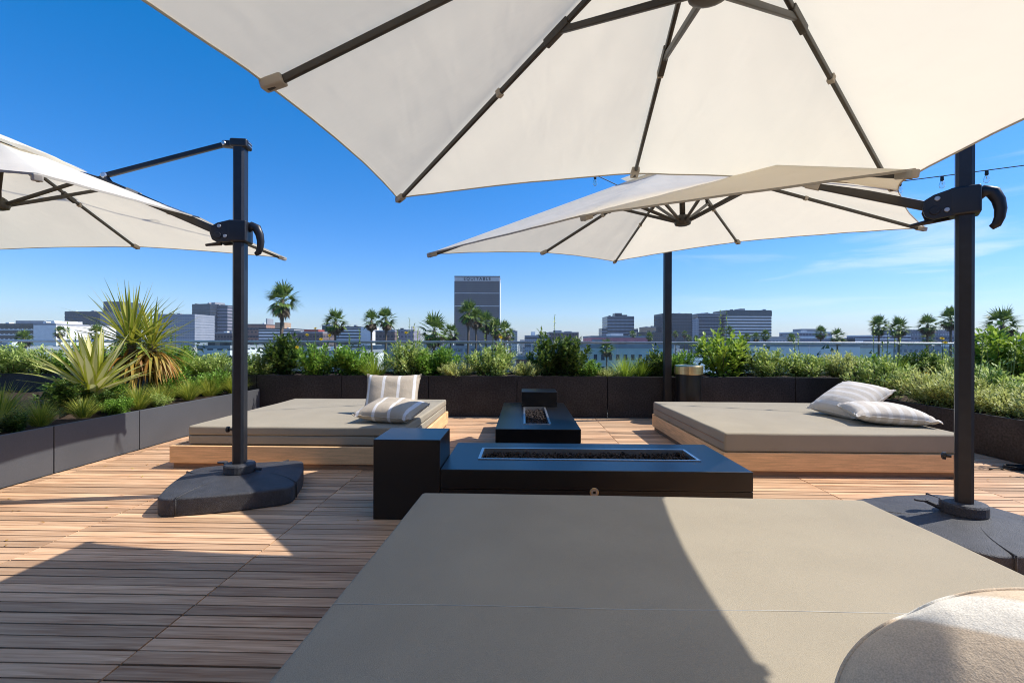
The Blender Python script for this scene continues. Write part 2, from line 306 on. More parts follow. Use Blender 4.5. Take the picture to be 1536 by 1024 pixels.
# ---------------------------------------------------------------- umbrellas
def mast_prof(w, d, c):
    return [(-w+c,-d),(w-c,-d),(w,-d+c),(w,d-c),(w-c,d),(-w+c,d),(-w,d-c),(-w,-d+c)]
def umbrella(label, apex, eul, S, dm, dc, d, sv, mast, brz, mast_h=2.56, jz=1.89, trim=None):
    t = thing('cantilever_umbrella', label, 'umbrella', (mast[0],mast[1],0), group='cantilever umbrellas over the daybeds')
    o0 = V((mast[0],mast[1],0)); A = V(apex)-o0
    yaw, pit, rol = eul
    Rm = Matrix.Rotation(yaw,3,'Z') @ Matrix.Rotation(pit,3,'Y') @ Matrix.Rotation(rol,3,'X')
    def loc(k, f=1.):
        a = k*PI/4
        if k % 2 == 0:
            p = V((math.cos(a)*S/2, math.sin(a)*S/2*sv, -dm))
            if k % 8 == 0: p = V((S/2*.93, 0, -dm*.93))
        else: p = V((math.copysign(S/2,math.cos(a)), math.copysign(S/2,math.sin(a))*sv, -dc))
        return p*f
    tip = [loc(k) for k in range(8)]
    if trim: tip[2].y *= trim[0]; tip[1].y *= trim[1]
    W = lambda p: A + Rm @ V(p)
    # canopy: eight cloth sectors, drawn taut between ribs with a shallow concave hem and small folds
    NS, NT = 14, 16
    def surf(k, s, tt, lift=0., conc=None):
        a, b = tip[k], tip[(k+1)%8]
        c = (.02 if conc is None else conc)*4*s*(1-s)*tt
        p = a.lerp(b, s)*(tt*(1-c))
        fold = 4*s*(1-s)
        w = noise.noise(V((s*7+k*3.1, tt*2.2, k+apex[0]*5)))*.012*tt + noise.noise(V((s*17+k, tt*6, k*2.)))*.004*tt
        # pulled creases near the rib tips
        e = max(0, tt-.7)/.3
        w += .008*math.sin(s*38+k)*e*math.exp(-8*min(s,1-s))
        w *= 1-.75*max(0,(tt-.8)/.2)
        p = p + V((0,0,-.016*fold*math.sin(PI*min(1,tt*.9)) + w*min(1,fold*3) + lift))
        return p
    t0 = .14
    g = MB()
    for k in range(8):
        vs = [W(surf(k, i/NS, t0+(1-t0)*j/NT)) for j in range(NT+1) for i in range(NS+1)]
        g.add(vs, [(j*(NS+1)+i, (j+1)*(NS+1)+i, (j+1)*(NS+1)+i+1, j*(NS+1)+i+1) for j in range(NT) for i in range(NS)])
    can = g.build('canopy', m_cloth, t, smooth=True)
    # weld sector borders
    import bmesh
    bm = bmesh.new(); bm.from_mesh(can.data); bmesh.ops.remove_doubles(bm, verts=bm.verts, dist=.0004); bm.to_mesh(can.data); bm.free()
    for p in can.data.polygons: p.use_smooth = True
    # vent cap, raised and slightly ruffled
    g = MB(); NV = 10
    for k in range(8):
        vs = []
        for j in range(7):
            tt = .24*j/6
            for i in range(NV+1):
                s = i/NV; p = tip[k].lerp(tip[(k+1)%8], s)*tt
                ruf = .008*noise.noise(V((s*3+k*1.7, tt*9, apex[1])))*(tt/.24)
                vs.append(W(p + V((0,0,-.0+.04-.008*(tt/.24)**2+ruf))))
        g.add(vs, [(j*(NV+1)+i, (j+1)*(NV+1)+i, (j+1)*(NV+1)+i+1, j*(NV+1)+i+1) for j in range(6) for i in range(NV)])
    ob = g.build('vent_flap', m_cloth, can, smooth=True)
    # hem: a narrow folded band right round the edge
    pts = []
    for k in range(8):
        for i in range(NS): pts.append(W(surf(k, i/NS, 1.)))
    g = MB(); n = len(pts); nrm = Rm @ V((0,0,1))
    for i in range(n):
        a, b = pts[i], pts[(i+1)%n]
        g.bar(a, b, .003, .010, upv=nrm)
    g.build('hem', m_hem, can)
    # centre post and hub
    MB().tube([W((0,0,.03)), W((0,0,-d))], .022, 12).build('center_post', m_rib, t, smooth=True)
    g = MB()
    hubp = [(.03,.05),(.045,.04),(.062,.02),(.066,-.005),(.058,-.03),(.03,-.04)]
    seg = 20; vs = [W((r*math.cos(2*PI*k/seg), r*math.sin(2*PI*k/seg), -d+z)) for r,z in hubp for k in range(seg)]
    g.add(vs, [(i*seg+(k+1)%seg, i*seg+k, (i+1)*seg+k, (i+1)*seg+(k+1)%seg) for i in range(5) for k in range(seg)]+[tuple(range(seg)), tuple(reversed(range(5*seg,6*seg)))])
    g.build('hub', m_rib, t, bevel=.003)
    # ribs with sliding joints, struts, cloth pockets at the tips
    for k in range(8):
        L = tip[k].length; dirn = tip[k].normalized()
        off = V((0,0,-.023))
        if k > 0:
            rb = MB().bar(W(dirn*.04+off), W(dirn*(L-.012)+off), .016, .024, upv=nrm).build('rib', m_rib, t, bevel=.003, seg=1)
            # pocket
            MB().bar(W(dirn*(L-.075)+off), W(dirn*(L+.004)+off*.6), .043 if k%2==0 else .034, .032, upv=nrm).build('rib_pocket', m_hem, rb, bevel=.006)
            MB().bar(W(dirn*(L*.5-.012)+off), W(dirn*(L*.5+.012)+off), .024, .031, upv=nrm).build('rib_strap', m_hem, rb)
        j = dirn*.62+V((0,0,-.03))
        h = V((dirn.x, dirn.y, 0)).normalized()*.05+V((0,0,-d))
        st = MB().bar(W(h), W(j), .017, .024, upv=nrm).build('strut', m_rib, t, bevel=.003, seg=1)
        MB().bar(W(dirn*.575+V((0,0,-.026))), W(dirn*.70+V((0,0,-.026))), .026, .034, upv=nrm).build('rib_joint', m_rib, st, bevel=.004)
    # frame of the mast: direction towards the canopy
    u = V((A.x, A.y, 0)).normalized(); w = V((-u.y, u.x, 0))
    ang = math.atan2(u.y, u.x); MM = Matrix.Rotation(ang, 4, 'Z')   # local +x points at the canopy
    # mast
    g = MB(); g.tube([(0,0,.13),(0,0,mast_h-.04)], 1, prof=mast_prof(.039,.045,.014), upv=V((0,1,0)) )
    ms = g.build('mast', m_alu, t); ms.rotation_euler = (0,0,ang)
    # head cap with tongue
    g = MB(); g.box(-.062,.058,-.050,.050,mast_h-.075,mast_h-.012); g.prism([(.05,-.03),(.125,-.022),(.125,.022),(.05,.03)], mast_h-.07, mast_h-.02)
    hc = g.build('mast_head', m_black, t, bevel=.014, seg=3); hc.rotation_euler = (0,0,ang)
    g = MB().lathe([(.012,-.032),(.016,-.026),(.016,.026),(.012,.032)], 12); bo = g.build('bolt', m_steel, hc, (.105,0,mast_h-.045)); bo.rotation_euler = (PI/2,0,0)
    for zz in (-.052,-.032): MB().box(-.067,-.060,-.03,.03,mast_h+zz-.005,mast_h+zz+.004).build('clip', m_steel, hc)
    # sliding collar with the joint cheek plates
    g = MB()
    g.box(-.064,.064,-.064,.064,jz-.085,jz+.07)
    br = g.build('arm_bracket', m_black, t, bevel=.012, seg=2); br.rotation_euler = (0,0,ang)
    for s in (-1,1):
        pr = [(.04,-.085),(.13,-.095),(.165,-.075),(.18,-.03),(.17,.02),(.13,.045),(.04,.07)]
        g = MB(); Q = Matrix.Translation((0,s*.052,jz)) @ Matrix.Rotation(PI/2,4,'X')
        g.prism(pr, -.010, .010, Q); g.build('cheek_plate', m_black, br, bevel=.004)
        for (bx,bz,rr) in ((.115,.02,.013),(.125,-.045,.024),(.075,-.05,.012)):
            g = MB(); g.prism([(rr*math.cos(a*PI/6), rr*math.sin(a*PI/6)) for a in range(12)], .008, .02, Matrix.Translation((bx,0,bz+jz)) @ Matrix.Rotation(PI/2*-s*-1,4,'X') @ Matrix.Translation((0,0,.05)))
            g.build('bolt', m_rail if rr<.02 else m_black, br, bevel=.002)
    # crank handle: thick hook hanging on the far side of the mast
    g = MB(); path = [(-.05,0,jz+.02),(-.08,0,jz+.04),(-.112,0,jz+.025),(-.132,0,jz-.02),(-.140,0,jz-.07),(-.136,0,jz-.115),(-.124,0,jz-.15),(-.104,0,jz-.165)]
    g.tube(path, [.031,.033,.033,.029,.026,.023,.021,.015], prof=[(math.cos(2*PI*k/12), .8*math.sin(2*PI*k/12)) for k in range(12)], upv=V((0,1,0)))
    hd = g.build('crank_handle', m_black, br, smooth=True)
    # height lever below
    lv = MB().tube([(.13,0,jz-.09),(.235,0,jz-.105)], [.016,.009], 8).build('lever', m_black, br)
    # arm
    J = V((0,0,jz-.02)) + u*.12; apl = W((.02,0,.012)); nn = Rm @ V((0,0,1))
    midp = W(tip[0]*.5+V((0,0,.012))); apl = W((.03,0,-.045))
    midp = J.lerp(apl,.5).lerp(midp,.6)
    arm = MB().tube([J, midp, W(tip[0]*.36+V((0,0,-.035))), apl], 1, prof=[(-.018,-.026),(.018,-.026),(.018,.026),(-.018,.026)], upv=nn).build('arm', m_rib, t, bevel=.006)
    armloop = MB().bar(J.lerp(midp,.72), J.lerp(midp,.82), .046, .062, upv=nn).build('arm_sleeve', m_hem, arm, bevel=.004)
    # support strut from head to arm
    Bk = midp + nn*.045; Hd = u*.105+V((0,0,mast_h-.045))
    MB().tube([Bk-nn*.05-(apl-J).normalized()*.05, Bk, Bk+(apl-J).normalized()*.03-nn*.035], .02, 8).build('arm_clamp', m_black, arm)
    MB().bar(Hd, Bk, .026, .034).build('support_strut', m_alu, t, bevel=.005)
    g = MB().lathe([(.015,-.02),(.022,-.014),(.022,.014),(.015,.02)], 12); bo = g.build('bolt', m_steel, arm, tuple(Bk)); bo.rotation_euler = (PI/2,0,ang)
    # lock knob low on the mast
    g = MB().lathe([(.008,0),(.008,.02),(.022,.024),(.022,.038),(.012,.044)], 10); kb = g.build('lock_knob', m_black, t, (u.x*.05,u.y*.05,.46)); kb.rotation_euler = (0,PI/2,ang)
    # ballast: rounded square plastic weight, crowned towards the mast
    hs = .395; n = 0; ring = []
    cr = .10
    for (qx,qy,a0) in ((1,1,0),(-1,1,90),(-1,-1,180),(1,-1,270)):
        for i in range(9):
            a = R(a0+90*i/8); ring.append((qx*(hs-cr)+cr*math.cos(a), qy*(hs-cr)+cr*math.sin(a)))
        # gently swelling side up to the next corner
        nx_, ny_ = [(-1,1),(-1,-1),(1,-1),(1,1)][(a0//90)]
        for i in range(1,7):
            q = i/7; b = .022*math.sin(PI*q)
            p0 = ring[-1] if i == 1 else p0
            a = R(a0+90); e1 = (nx_*(hs-cr)+cr*math.cos(a), ny_*(hs-cr)+cr*math.sin(a))
            ring.append((p0[0]+(e1[0]-p0[0])*q+b*math.cos(a), p0[1]+(e1[1]-p0[1])*q+b*math.sin(a)))
    n = len(ring)
    g = MB(); lv_ = [(1.,0),(1.,.112),(.93,.119),(.8,.126),(.6,.135),(.4,.145),(.25,.152)]
    vs = [V((x*f, yy*f, z)) for f, z in lv_ for (x,yy) in ring]
    vs.append(V((0,0,.157))); m_ = len(lv_)
    fs = [(i*n+k, i*n+(k+1)%n, (i+1)*n+(k+1)%n, (i+1)*n+k) for i in range(m_-1) for k in range(n)] + [((m_-1)*n+k, (m_-1)*n+(k+1)%n, m_*n) for k in range(n)] + [tuple(reversed(range(n)))]
    g.add(vs, fs)
    bw = g.build('base_weight', m_plastic, t, bevel=.011, seg=3); bw.rotation_euler = (0,0,brz)
    # raised curved seams and a shallow arc rib on the ballast, foot slots on the sides
    def toprad(x, yy):
        rr = max(abs(x),abs(yy))/hs
        return .1565-.038*rr
    for (xa,ya,xb,yb,bend) in ((-.27,-.405,.05,-.05,.05),(.27,.405,-.05,.05,.05),(-.405,.27,-.05,-.02,-.05),(.405,-.27,.05,.02,-.05)):
        pts = []
        for i in range(11):
            q = i/10; x = xa+(xb-xa)*q; yy = ya+(yb-ya)*q; dx, dy = -(yb-ya), (xb-xa); L = math.hypot(dx,dy)
            x += dx/L*bend*math.sin(PI*q); yy += dy/L*bend*math.sin(PI*q); z = toprad(x,yy)-.0005
            pts.append((x,yy,z))
        pts = [(pts[0][0],pts[0][1],.012)] + [(pts[0][0],pts[0][1],.11)] + pts
        MB().tube(pts, .005, 6).build('mould_line', m_plastic, bw, smooth=True)
    for a in range(4):
        q = Matrix.Rotation(a*PI/2,4,'Z')
        MB().box(-.165,-.055,-hs*.985-.012,-hs*.9,-.002,.035, q).build('foot_slot', m_black, bw, bevel=.004)
        MB().box(.12,.20,-hs*.985-.010,-hs*.9,.03,.06, q).build('drain_plug', m_plastic, bw, bevel=.012, seg=3)
    # socket and pedal
    g = MB().lathe([(.10,.15),(.104,.16),(.104,.205),(.098,.215),(.075,.218)], 28); g.build('socket', m_plastic, t, bevel=0, smooth=False)
    for (aa,L) in ((2.75,.17),(.15,.15)):
        pd = MB(); pd.tube([(0,0,.17),(math.cos(aa)*.11,math.sin(aa)*.11,.172),(math.cos(aa)*L,math.sin(aa)*L,.20 if aa>1 else .168)], [.014,.012,.011], 8)
        if aa > 1: pd.prism([(math.cos(aa)*(L+.015)+.04*math.cos(q*PI/6), math.sin(aa)*(L+.015)+.022*math.sin(q*PI/6)) for q in range(12)], .196, .206)
        pd.build('pedal', m_plastic, t, bevel=.002)
    return t
umbrella('large cream umbrella overhead, seen from below, filling the top of the picture', (.5375,1.3412,2.4813), (-1.6383,.0966,-.002), 2.5715,.5499,.6557,.345,1.077, (.42,-.42), .3, trim=(.945,.89))
umbrella('cream umbrella on the right, its dark mast standing beside the right daybed', (1.2182,3.6444,2.4947), (-.7087,.016,.1083), 2.8257,.5381,.6002,.4522,1., (2.455,2.66), R(12))
umbrella('cream umbrella at the left edge, its dark mast standing before the left daybed', (-3.6298,3.115,2.4844), (.1292,.0053,.0503), 2.7987,.5277,.6021,.4484,1., (-2.05,3.33), R(20))
# ---------------------------------------------------------------- daybeds
def quad_slab(g, q, z0, z1, n=10):
    """four-cornered slab with a softly uneven top"""
    vs = []; a, b, c, d = [V((p[0],p[1],0)) for p in q]
    for j in range(n+1):
        for i in range(n+1):
            s, tt = i/n, j/n; p = a.lerp(b,s).lerp(d.lerp(c,s),tt)
            p.z = z1 + .006*noise.noise(V((p.x*2.2,p.y*2.2,z1*9))); vs.append(p)
    o = len(vs); N = n+1
    fs = [(j*N+i, j*N+i+1, (j+1)*N+i+1, (j+1)*N+i) for j in range(n) for i in range(n)]
    rim = [i for i in range(N)] + [j*N+n for j in range(1,N)] + [n*N+i for i in range(n-1,-1,-1)] + [j*N for j in range(n-1,0,-1)]
    vs += [V((vs[r].x, vs[r].y, z0)) for r in rim]; m = len(rim)
    fs += [(rim[i], o+i, o+(i+1)%m, rim[(i+1)%m]) for i in range(m)] + [tuple(o+i for i in reversed(range(m)))]
    fs = [tuple(f) for f in fs]
    g.add(vs, fs); return g
def inset(q, d):
    cx = sum(p[0] for p in q)/4; cy = sum(p[1] for p in q)/4
    return [(p[0]+(d if p[0]<cx else -d), p[1]+(d if p[1]<cy else -d)) for p in q]
def daybed(label, q, qm, layers, zt=.355, zf=.195, seams=()):
    ox, oy = q[0]; t = thing('daybed', label, 'daybed', (ox,oy,0), group='low square daybeds on the deck')
    rel = lambda Q: [(p[0]-ox, p[1]-oy) for p in Q]
    fr = MB()
    Q = rel(q); th = .03
    # frame: four boards butted, plus deck board
    Qi = inset(Q, th)
    for i in range(4):
        a, b = Q[i], Q[(i+1)%4]; ai, bi = Qi[i], Qi[(i+1)%4]
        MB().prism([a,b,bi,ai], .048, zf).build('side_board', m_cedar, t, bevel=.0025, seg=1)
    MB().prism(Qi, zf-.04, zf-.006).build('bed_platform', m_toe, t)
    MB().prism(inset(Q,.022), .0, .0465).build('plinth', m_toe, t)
    Qm = rel(qm)
    if layers == 2:
        zm = (zf+.001+zt)/2
        quad_slab(MB(), Qm, zf+.001, zm-.003).build('lower_mattress', m_matt, t, bevel=.012, seg=3)
        o = quad_slab(MB(), inset(Qm,-.002), zm, zt).build('mattress', m_matt, t, bevel=.018, seg=3)
    else:
        o = quad_slab(MB(), Qm, zf+.001, zt).build('mattress', m_matt, t, bevel=.02, seg=3)
    for (xa,ya,xb,yb,zz) in seams:
        MB().tube([(xa-ox+(xb-xa)*i/20, ya-oy+(yb-ya)*i/20, zz+.0004+.006*noise.noise(V(((xa-ox+(xb-xa)*i/20)*2.2,(ya-oy+(yb-ya)*i/20)*2.2,zt*9)))) for i in range(21)], .0009, 5).build('seam', m_seam, o)
    return t
daybed('daybed in the foreground with a taupe mattress, half in umbrella shade', [(-.60,.20),(1.66,.20),(1.66,2.30),(-.56,2.32)], [(-.60,.22),(1.63,.22),(1.625,2.27),(-.50,2.30)], 1, seams=[(-.535,1.31,1.62,1.31,.355)])
daybed('daybed on the left with two striped pillows, taupe mattress on a cedar frame', [(-3.04,3.94),(-.98,3.94),(-.97,6.02),(-3.05,6.02)], [(-2.92,4.0),(-1.02,4.0),(-.99,5.98),(-2.96,5.98)], 2)
tb_ = daybed('daybed on the right with two pale pillows, behind the right umbrella mast', [(1.64,3.86),(3.63,3.86),(3.66,5.90),(1.62,5.90)], [(1.655,3.875),(3.61,3.875),(3.62,5.86),(1.625,5.88)], 1, seams=[])
MB().tube([(.012,.03,.272),(-.018,2.0,.272)], .004, 6).build('seam', m_toe, tb_)
# ---------------------------------------------------------------- fire tables
def fire_table(label, x0,x1,y0,y1, bx, tr, key=None):
    t = thing('fire_table', label, 'fire table', (x0,y0,0), group='black stone fire tables'); zt = .313
    L = lambda a,b,c,d: (a-x0,b-x0,c-y0,d-y0)
    tx0,tx1,ty0,ty1 = tr
    # top ring with an opening (four slabs butted mitre-free)
    g = MB()
    g.box(*L(x0+.0015,x1-.0015,y0+.0015,y1-.0015), 0, zt-.122)
    g.build('base', m_granite, t)
    g = MB()
    P = [(x0,y0),(x1,y0),(x1,y1),(x0,y1)]; I = [(tx0,ty0),(tx1,ty0),(tx1,ty1),(tx0,ty1)]
    P = [(p[0]-x0,p[1]-y0) for p in P]; I = [(p[0]-x0,p[1]-y0) for p in I]
    vs = [V((*p,zt)) for p in P]+[V((*p,zt)) for p in I]+[V((*p,zt-.12)) for p in P]+[V((*p,zt-.12)) for p in I]
    fs = []
    for i in range(4):
        j = (i+1)%4
        fs += [(i,j,4+j,4+i),(8+i,12+i,12+j,8+j),(i,8+i,8+j,j),(4+i,4+j,12+j,12+i)]
    g.add(vs, fs); g.build('table_top', m_granite, t, bevel=.004, seg=2)
    # trough: steel frame, rocks
    f = MB(); w = .016
    a,b,c,d = L(tx0,tx1,ty0,ty1)
    for (p,q_,r,s) in ((a-w,b+w,c-w,c),(a-w,b+w,d,d+w),(a-w,a,c,d),(b,b+w,c,d)): f.box(p,q_,r,s,zt-.001,zt+.005)
    for (p,q_,r,s) in ((a,b,c,c+.003),(a,b,d-.003,d),(a,a+.003,c+.003,d-.003),(b-.003,b,c+.003,d-.003)): f.box(p,q_,r,s,zt-.07,zt+.005)
    f.build('trough_frame', m_steel, t)
    MB().box(a+.003,b-.003,c+.003,d-.003,zt-.08,zt-.05).build('trough_bed', m_sub, t)
    g = MB(); rr = random.Random(3)
    n = int((b-a)*(d-c)/.00042)
    for i in range(n):
        x = rr.uniform(a+.015,b-.015); yy = rr.uniform(c+.015,d-.015); z = zt-.045+rr.uniform(0,.025); s = rr.uniform(.010,.019)
        q = Euler((rr.uniform(0,6),rr.uniform(0,6),rr.uniform(0,6))).to_matrix()
        vs = [q @ (V(p)*s*rr.uniform(.75,1.2)) + V((x,yy,z)) for p in ((1,0,0),(-1,0,0),(0,1,0),(0,-1,0),(0,0,1),(0,0,-1))]
        g.add(vs, [(0,2,4),(2,1,4),(1,3,4),(3,0,4),(2,0,5),(1,2,5),(3,1,5),(0,3,5)])
    ro = g.build('lava_rocks', m_rock, t); ro['kind'] = 'stuff'
    # tall end box
    g = MB().box(*L(*bx), 0 if bx[4:] else zt, .493) if False else MB()
    x_a,x_b,y_a,y_b,zb = bx
    MB().box(*L(x_a,x_b,y_a,y_b), zb, .493).build('side_box', m_granite, t, bevel=.004, seg=2)
    if key:
        kx, kz = key
        g = MB(); Q = Matrix.Translation((kx-x0, -.0, kz)) @ Matrix.Rotation(PI/2,4,'X')
        g.prism([(.028*math.cos(i*PI/14), .028*math.sin(i*PI/14)) for i in range(28)], 0, .008, Q)
        ko = g.build('gas_valve', m_brass, t, bevel=.003)
        MB().box(kx-x0-.008,kx-x0+.008,-.0095,-.0075,kz-.008,kz+.008, None).build('key_hole', m_black, ko)
        g = MB()
        g.prism([(.02*math.cos(i*PI/14), .02*math.sin(i*PI/14)) for i in range(28)], .0081, .0095, Q)
        g.build('valve_ring', m_steel, ko)
    return t
fire_table('near black fire table set crosswise, with a tall box at its left end', -.508,1.395,2.86,3.62, (-.925,-.511,2.86,3.25,0), (-.285,1.16,3.125,3.42), key=(.435,.183))
fire_table('far black fire table set lengthwise, with a box at its far end', -.25,.52,4.20,6.03, (-.02,.41,5.64,6.025,.3135), (.02,.25,4.46,5.56))
# ---------------------------------------------------------------- pillows
def pillow(label, mat, a, b, th, M4, group='striped throw pillows', seed=0, rnd=0.):
    n = 36; top, bot = [], []
    for j in range(n+1):
        for i in range(n+1):
            u, v = -1+2*i/n, -1+2*j/n
            pinch = 1-.085*(1-v*v)*abs(u)**1.5*1.0; pinch2 = 1-.085*(1-u*u)*abs(v)**1.5
            x = a/2*u*pinch; y = b/2*v*pinch2
            if rnd: x, y = a/2*u*math.sqrt(1-rnd*v*v/2), b/2*v*math.sqrt(1-rnd*u*u/2)
            h = th/2*((1-abs(u)**2.6)*(1-abs(v)**2.6))**.52
            wr = .011*noise.noise(V((u*2.3+seed, v*2.3, seed)))*(1-u*u)*(1-v*v)
            # gathers at corners
            cr = (abs(u)*abs(v))**3; wr += .012*cr*math.sin(22*(u-v)+seed)
            top.append(V((x,y,h+wr))); bot.append(V((x,y,-h+wr*.6)))
    N = n+1; g = MB(); o = len(top)
    vs = top + bot
    fs = [(j*N+i, j*N+i+1, (j+1)*N+i+1, (j+1)*N+i) for j in range(n) for i in range(n)] + [(o+j*N+i, o+(j+1)*N+i, o+(j+1)*N+i+1, o+j*N+i+1) for j in range(n) for i in range(n)]
    g.add(vs, fs)
    me = g.mesh('cushion', mat, True)
    import bmesh
    bm = bmesh.new(); bm.from_mesh(me); bmesh.ops.remove_doubles(bm, verts=bm.verts, dist=.0008); bm.to_mesh(me); bm.free()
    for p in me.polygons: p.use_smooth = True
    base = M4.translation; e = thing('throw_pillow', label, 'pillow', tuple(base), group=group)
    e.rotation_euler = M4.to_euler()
    link('cushion', me, e)
    # piping round the edge
    rim = [(i,0) for i in range(n)]+[(n,j) for j in range(n)]+[(n-i,n) for i in range(n)]+[(0,n-j) for j in range(n)]
    pts = [top[j*N+i] for i,j in rim]; pts.append(pts[0])
    MB().tube(pts, .0045, 6, cap=False).build('piping', mat, e, smooth=True)
    return e
def mtx(loc, rx, ry, rz): return Matrix.Translation(loc) @ Euler((R(rx),R(ry),R(rz)),'XYZ').to_matrix().to_4x4()
pillow('striped beige pillow standing upright at the back of the left daybed', m_pil, .56, .46, .17, mtx((-1.35,4.78,.545), 62, 0, 4), seed=1)
pillow('striped beige pillow lying flat in front of the upright one on the left daybed', m_pil, .56, .46, .19, mtx((-1.23,4.36,.455), 10, 2, -12), seed=2)
pillow('pale striped pillow on the right daybed leaning up on its neighbour', m_pilw, .62, .5, .23, mtx((3.33,4.84,.52), 6, -24, 22), seed=3)
pillow('pale striped pillow lying flat at the right edge of the right daybed', m_pilw, .64, .5, .18, mtx((3.36,4.42,.445), 4, 3, -14), seed=4)
pillow('large grey-beige pillow with white stripes in the bottom right corner on the foreground daybed', m_piln, .60, .78, .31, mtx((.925,.70,.402), 57, 0, -28) @ Matrix.Rotation(PI/2-.02,4,'Z'), seed=5, rnd=1.1)
# ---------------------------------------------------------------- bin, posts, string lights, cord
bx, by = pix(1033, 6.48)
t = thing('waste_bin', 'round dark bin with a brass band on top, against the far planter', 'bin', (bx,by,0))
MB().lathe([(.165,0),(.17,.01),(.17,.66)], 36).build('bin_body', m_granite, t)
MB().lathe([(.185,.655),(.19,.66),(.19,.765),(.182,.778),(.15,.782),(.14,.76)], 40).build('brass_band', m_brass, t)
def post(label, x, y, h, w=.048):
    t = thing('light_post', label, 'post', (x,y,0), group='posts carrying the string lights')
    MB().box(-w,w,-w,w,0,h).build('pole', m_post, t, bevel=.004)
    MB().box(-.09,.09,-.09,.09,.0,.012).build('base_plate', m_post, t)
    MB().tube([(0,-w,h-.06),(0,-w-.04,h-.05),(0,-w-.05,h-.03)], .006, 6).build('hook', m_post, t)
px_, py_ = pix(1001, 6.68)
post('slim dark square post standing beside the brass-topped bin', px_, py_, 3.03)
post('slim dark post outside the picture to the right', 7.2, 4.75, 3.2)
post('slim dark post outside the picture to the left', -4.25, 2.85, 4.42)
def string(label, a, b, f, s0, ds, n):
    t = thing('string_lights', label, 'string lights', (a[0],a[1],0), group='bulb strings'); A = V((a[0],a[1],0)); B = V((b[0],b[1],0))
    P = lambda s: A.lerp(B,s)-A+V((0,0,f(s)))
    MB().tube([P(i/40) for i in range(41)], .0055, 6).build('cable', m_cable, t)
    for i in range(n):
        p = P(s0+ds*i)
        bl = thing('bulb_part','','', ) if False else None
        sk = MB().lathe([(.008,0),(.016,-.004),(.018,-.05),(.014,-.055)], 10).build('socket', m_frame_black, t, tuple(p))
        MB().lathe([(.012,-.054),(.022,-.075),(.030,-.105),(.026,-.13),(.010,-.143)], 12).build('bulb', m_bulb, sk, smooth=True)
        MB().tube([(0,0,-.055),(.003,0,-.1),(-.004,0,-.08)], .003, 5).build('filament', m_brass, sk)
aR = (px_,py_)
string('string of clear bulbs running from the slim post out past the right umbrella mast', aR, (7.2,4.7), lambda s: 3.0+.041*s+.107*s*s, .051, .072, 13)
string('string of clear bulbs running up from the slim post to the left', aR, (-4.25,2.9), lambda s: 3.0+1.38*s, .03, .0755, 12)
cx_, cy_ = pix(1522, 4.05)
t = MB()
for k in range(4):
    t.tube([(.09*math.cos(i*.42+k)*(1+.15*k)+.02*k, .05*math.sin(i*.42+k)*(1+.1*k), .012+.006*k+.004*math.sin(i)) for i in range(17)], .006, 6, cap=False)
t.tube([(-.09,0,.01),(-.16,.02,.008),(-.22,-.01,.008)], .006, 6)
tag(t.build('cable_coil', m_cable, None, (cx_,cy_,0), smooth=True), 'small coil of black cable lying on the deck at the right edge', 'cable')
# ---------------------------------------------------------------- plants
def leafblade(g, p, d, L, w, droop=0., nseg=1, fold=0., upv=V((0,0,1)), tipw=.12):
    """a leaf blade from p along d with width w, drooping"""
    d = d.normalized(); side = d.cross(upv)
    if side.length < .05: side = d.cross(V((1,.3,0)))
    side.normalize(); pts = []; pos = V(p); dd = V(d)
    for i in range(nseg+1):
        tt = i/nseg
        ww = w*(math.sin(PI*(.12+.88*tt)**.8) if nseg > 1 else 1)*.5
        if i == nseg: ww = w*tipw*.5
        if i == 0: ww = max(ww, w*.25)
        pts.append((V(pos), ww, tt)); pos = pos + dd*(L/nseg); dd = (dd + V((0,0,-droop/nseg))).normalized()
    vs = []; uvs = []; fs = []
    for (q, ww, tt) in pts:
        nn = side.cross(d).normalized()
        if fold: vs += [q-side*ww+nn*fold*ww, q, q+side*ww+nn*fold*ww]
        else: vs += [q-side*ww, q+side*ww]
    m = 3 if fold else 2
    for i in range(nseg):
        t0, t1 = i/nseg, (i+1)/nseg
        for c in range(m-1):
            fs.append((i*m+c, i*m+c+1, (i+1)*m+c+1, (i+1)*m+c)); u0, u1 = c/(m-1), (c+1)/(m-1)
            uvs.append([(u0,t0),(u1,t0),(u1,t1),(u0,t1)])
    g.add(vs, fs, uvs)
def rv(r): 
    while True:
        p = V((r.uniform(-1,1), r.uniform(-1,1), r.uniform(-1,1)))
        if .05 < p.length < 1: return p
def shrub_mesh(seed, n, leaf, w, hgt, rad, clumps, loose, mat, droop=.2, spike=0):
    """foliage: leaves strung along many stems that fan out from the base, stem mesh beside it"""
    r = random.Random(seed); g = MB(); st = MB()
    per = max(8, n//clumps)
    for c in range(clumps):
        a = r.uniform(0, 2*PI); q = r.random()**.55; tilt = q*rad
        hh = hgt*(1-.45*q*q)*r.uniform(.72,1.08)
        end = V((math.cos(a)*tilt, math.sin(a)*tilt, hh)); base = V((math.cos(a)*tilt*.25, math.sin(a)*tilt*.25, 0)); mid = base.lerp(end,.5)+V((math.cos(a),math.sin(a),0))*tilt*.12
        P = lambda t_: base.lerp(mid,t_).lerp(mid.lerp(end,t_),t_)
        st.tube([P(0),P(.35),P(.7),P(1.)], [.006,.005,.0035,.0015], 4, cap=False)
        for i in range(per):
            t_ = .12+.9*(i+r.random())/per; p = P(min(t_,1.02)); off = rv(r)*loose*(1-.45*t_); p = p+off
            if p.z < .01: p.z = r.uniform(.01,.06)
            d = (off.normalized()*.9+V((math.cos(a)*.3,math.sin(a)*.3,.55))+rv(r)*.5)
            leafblade(g, p, d, leaf*r.uniform(.6,1.25), w*r.uniform(.7,1.2), droop, 2, .25, tipw=.25)
    return g.mesh('foliage', mat), st.mesh('stems', m_stem)
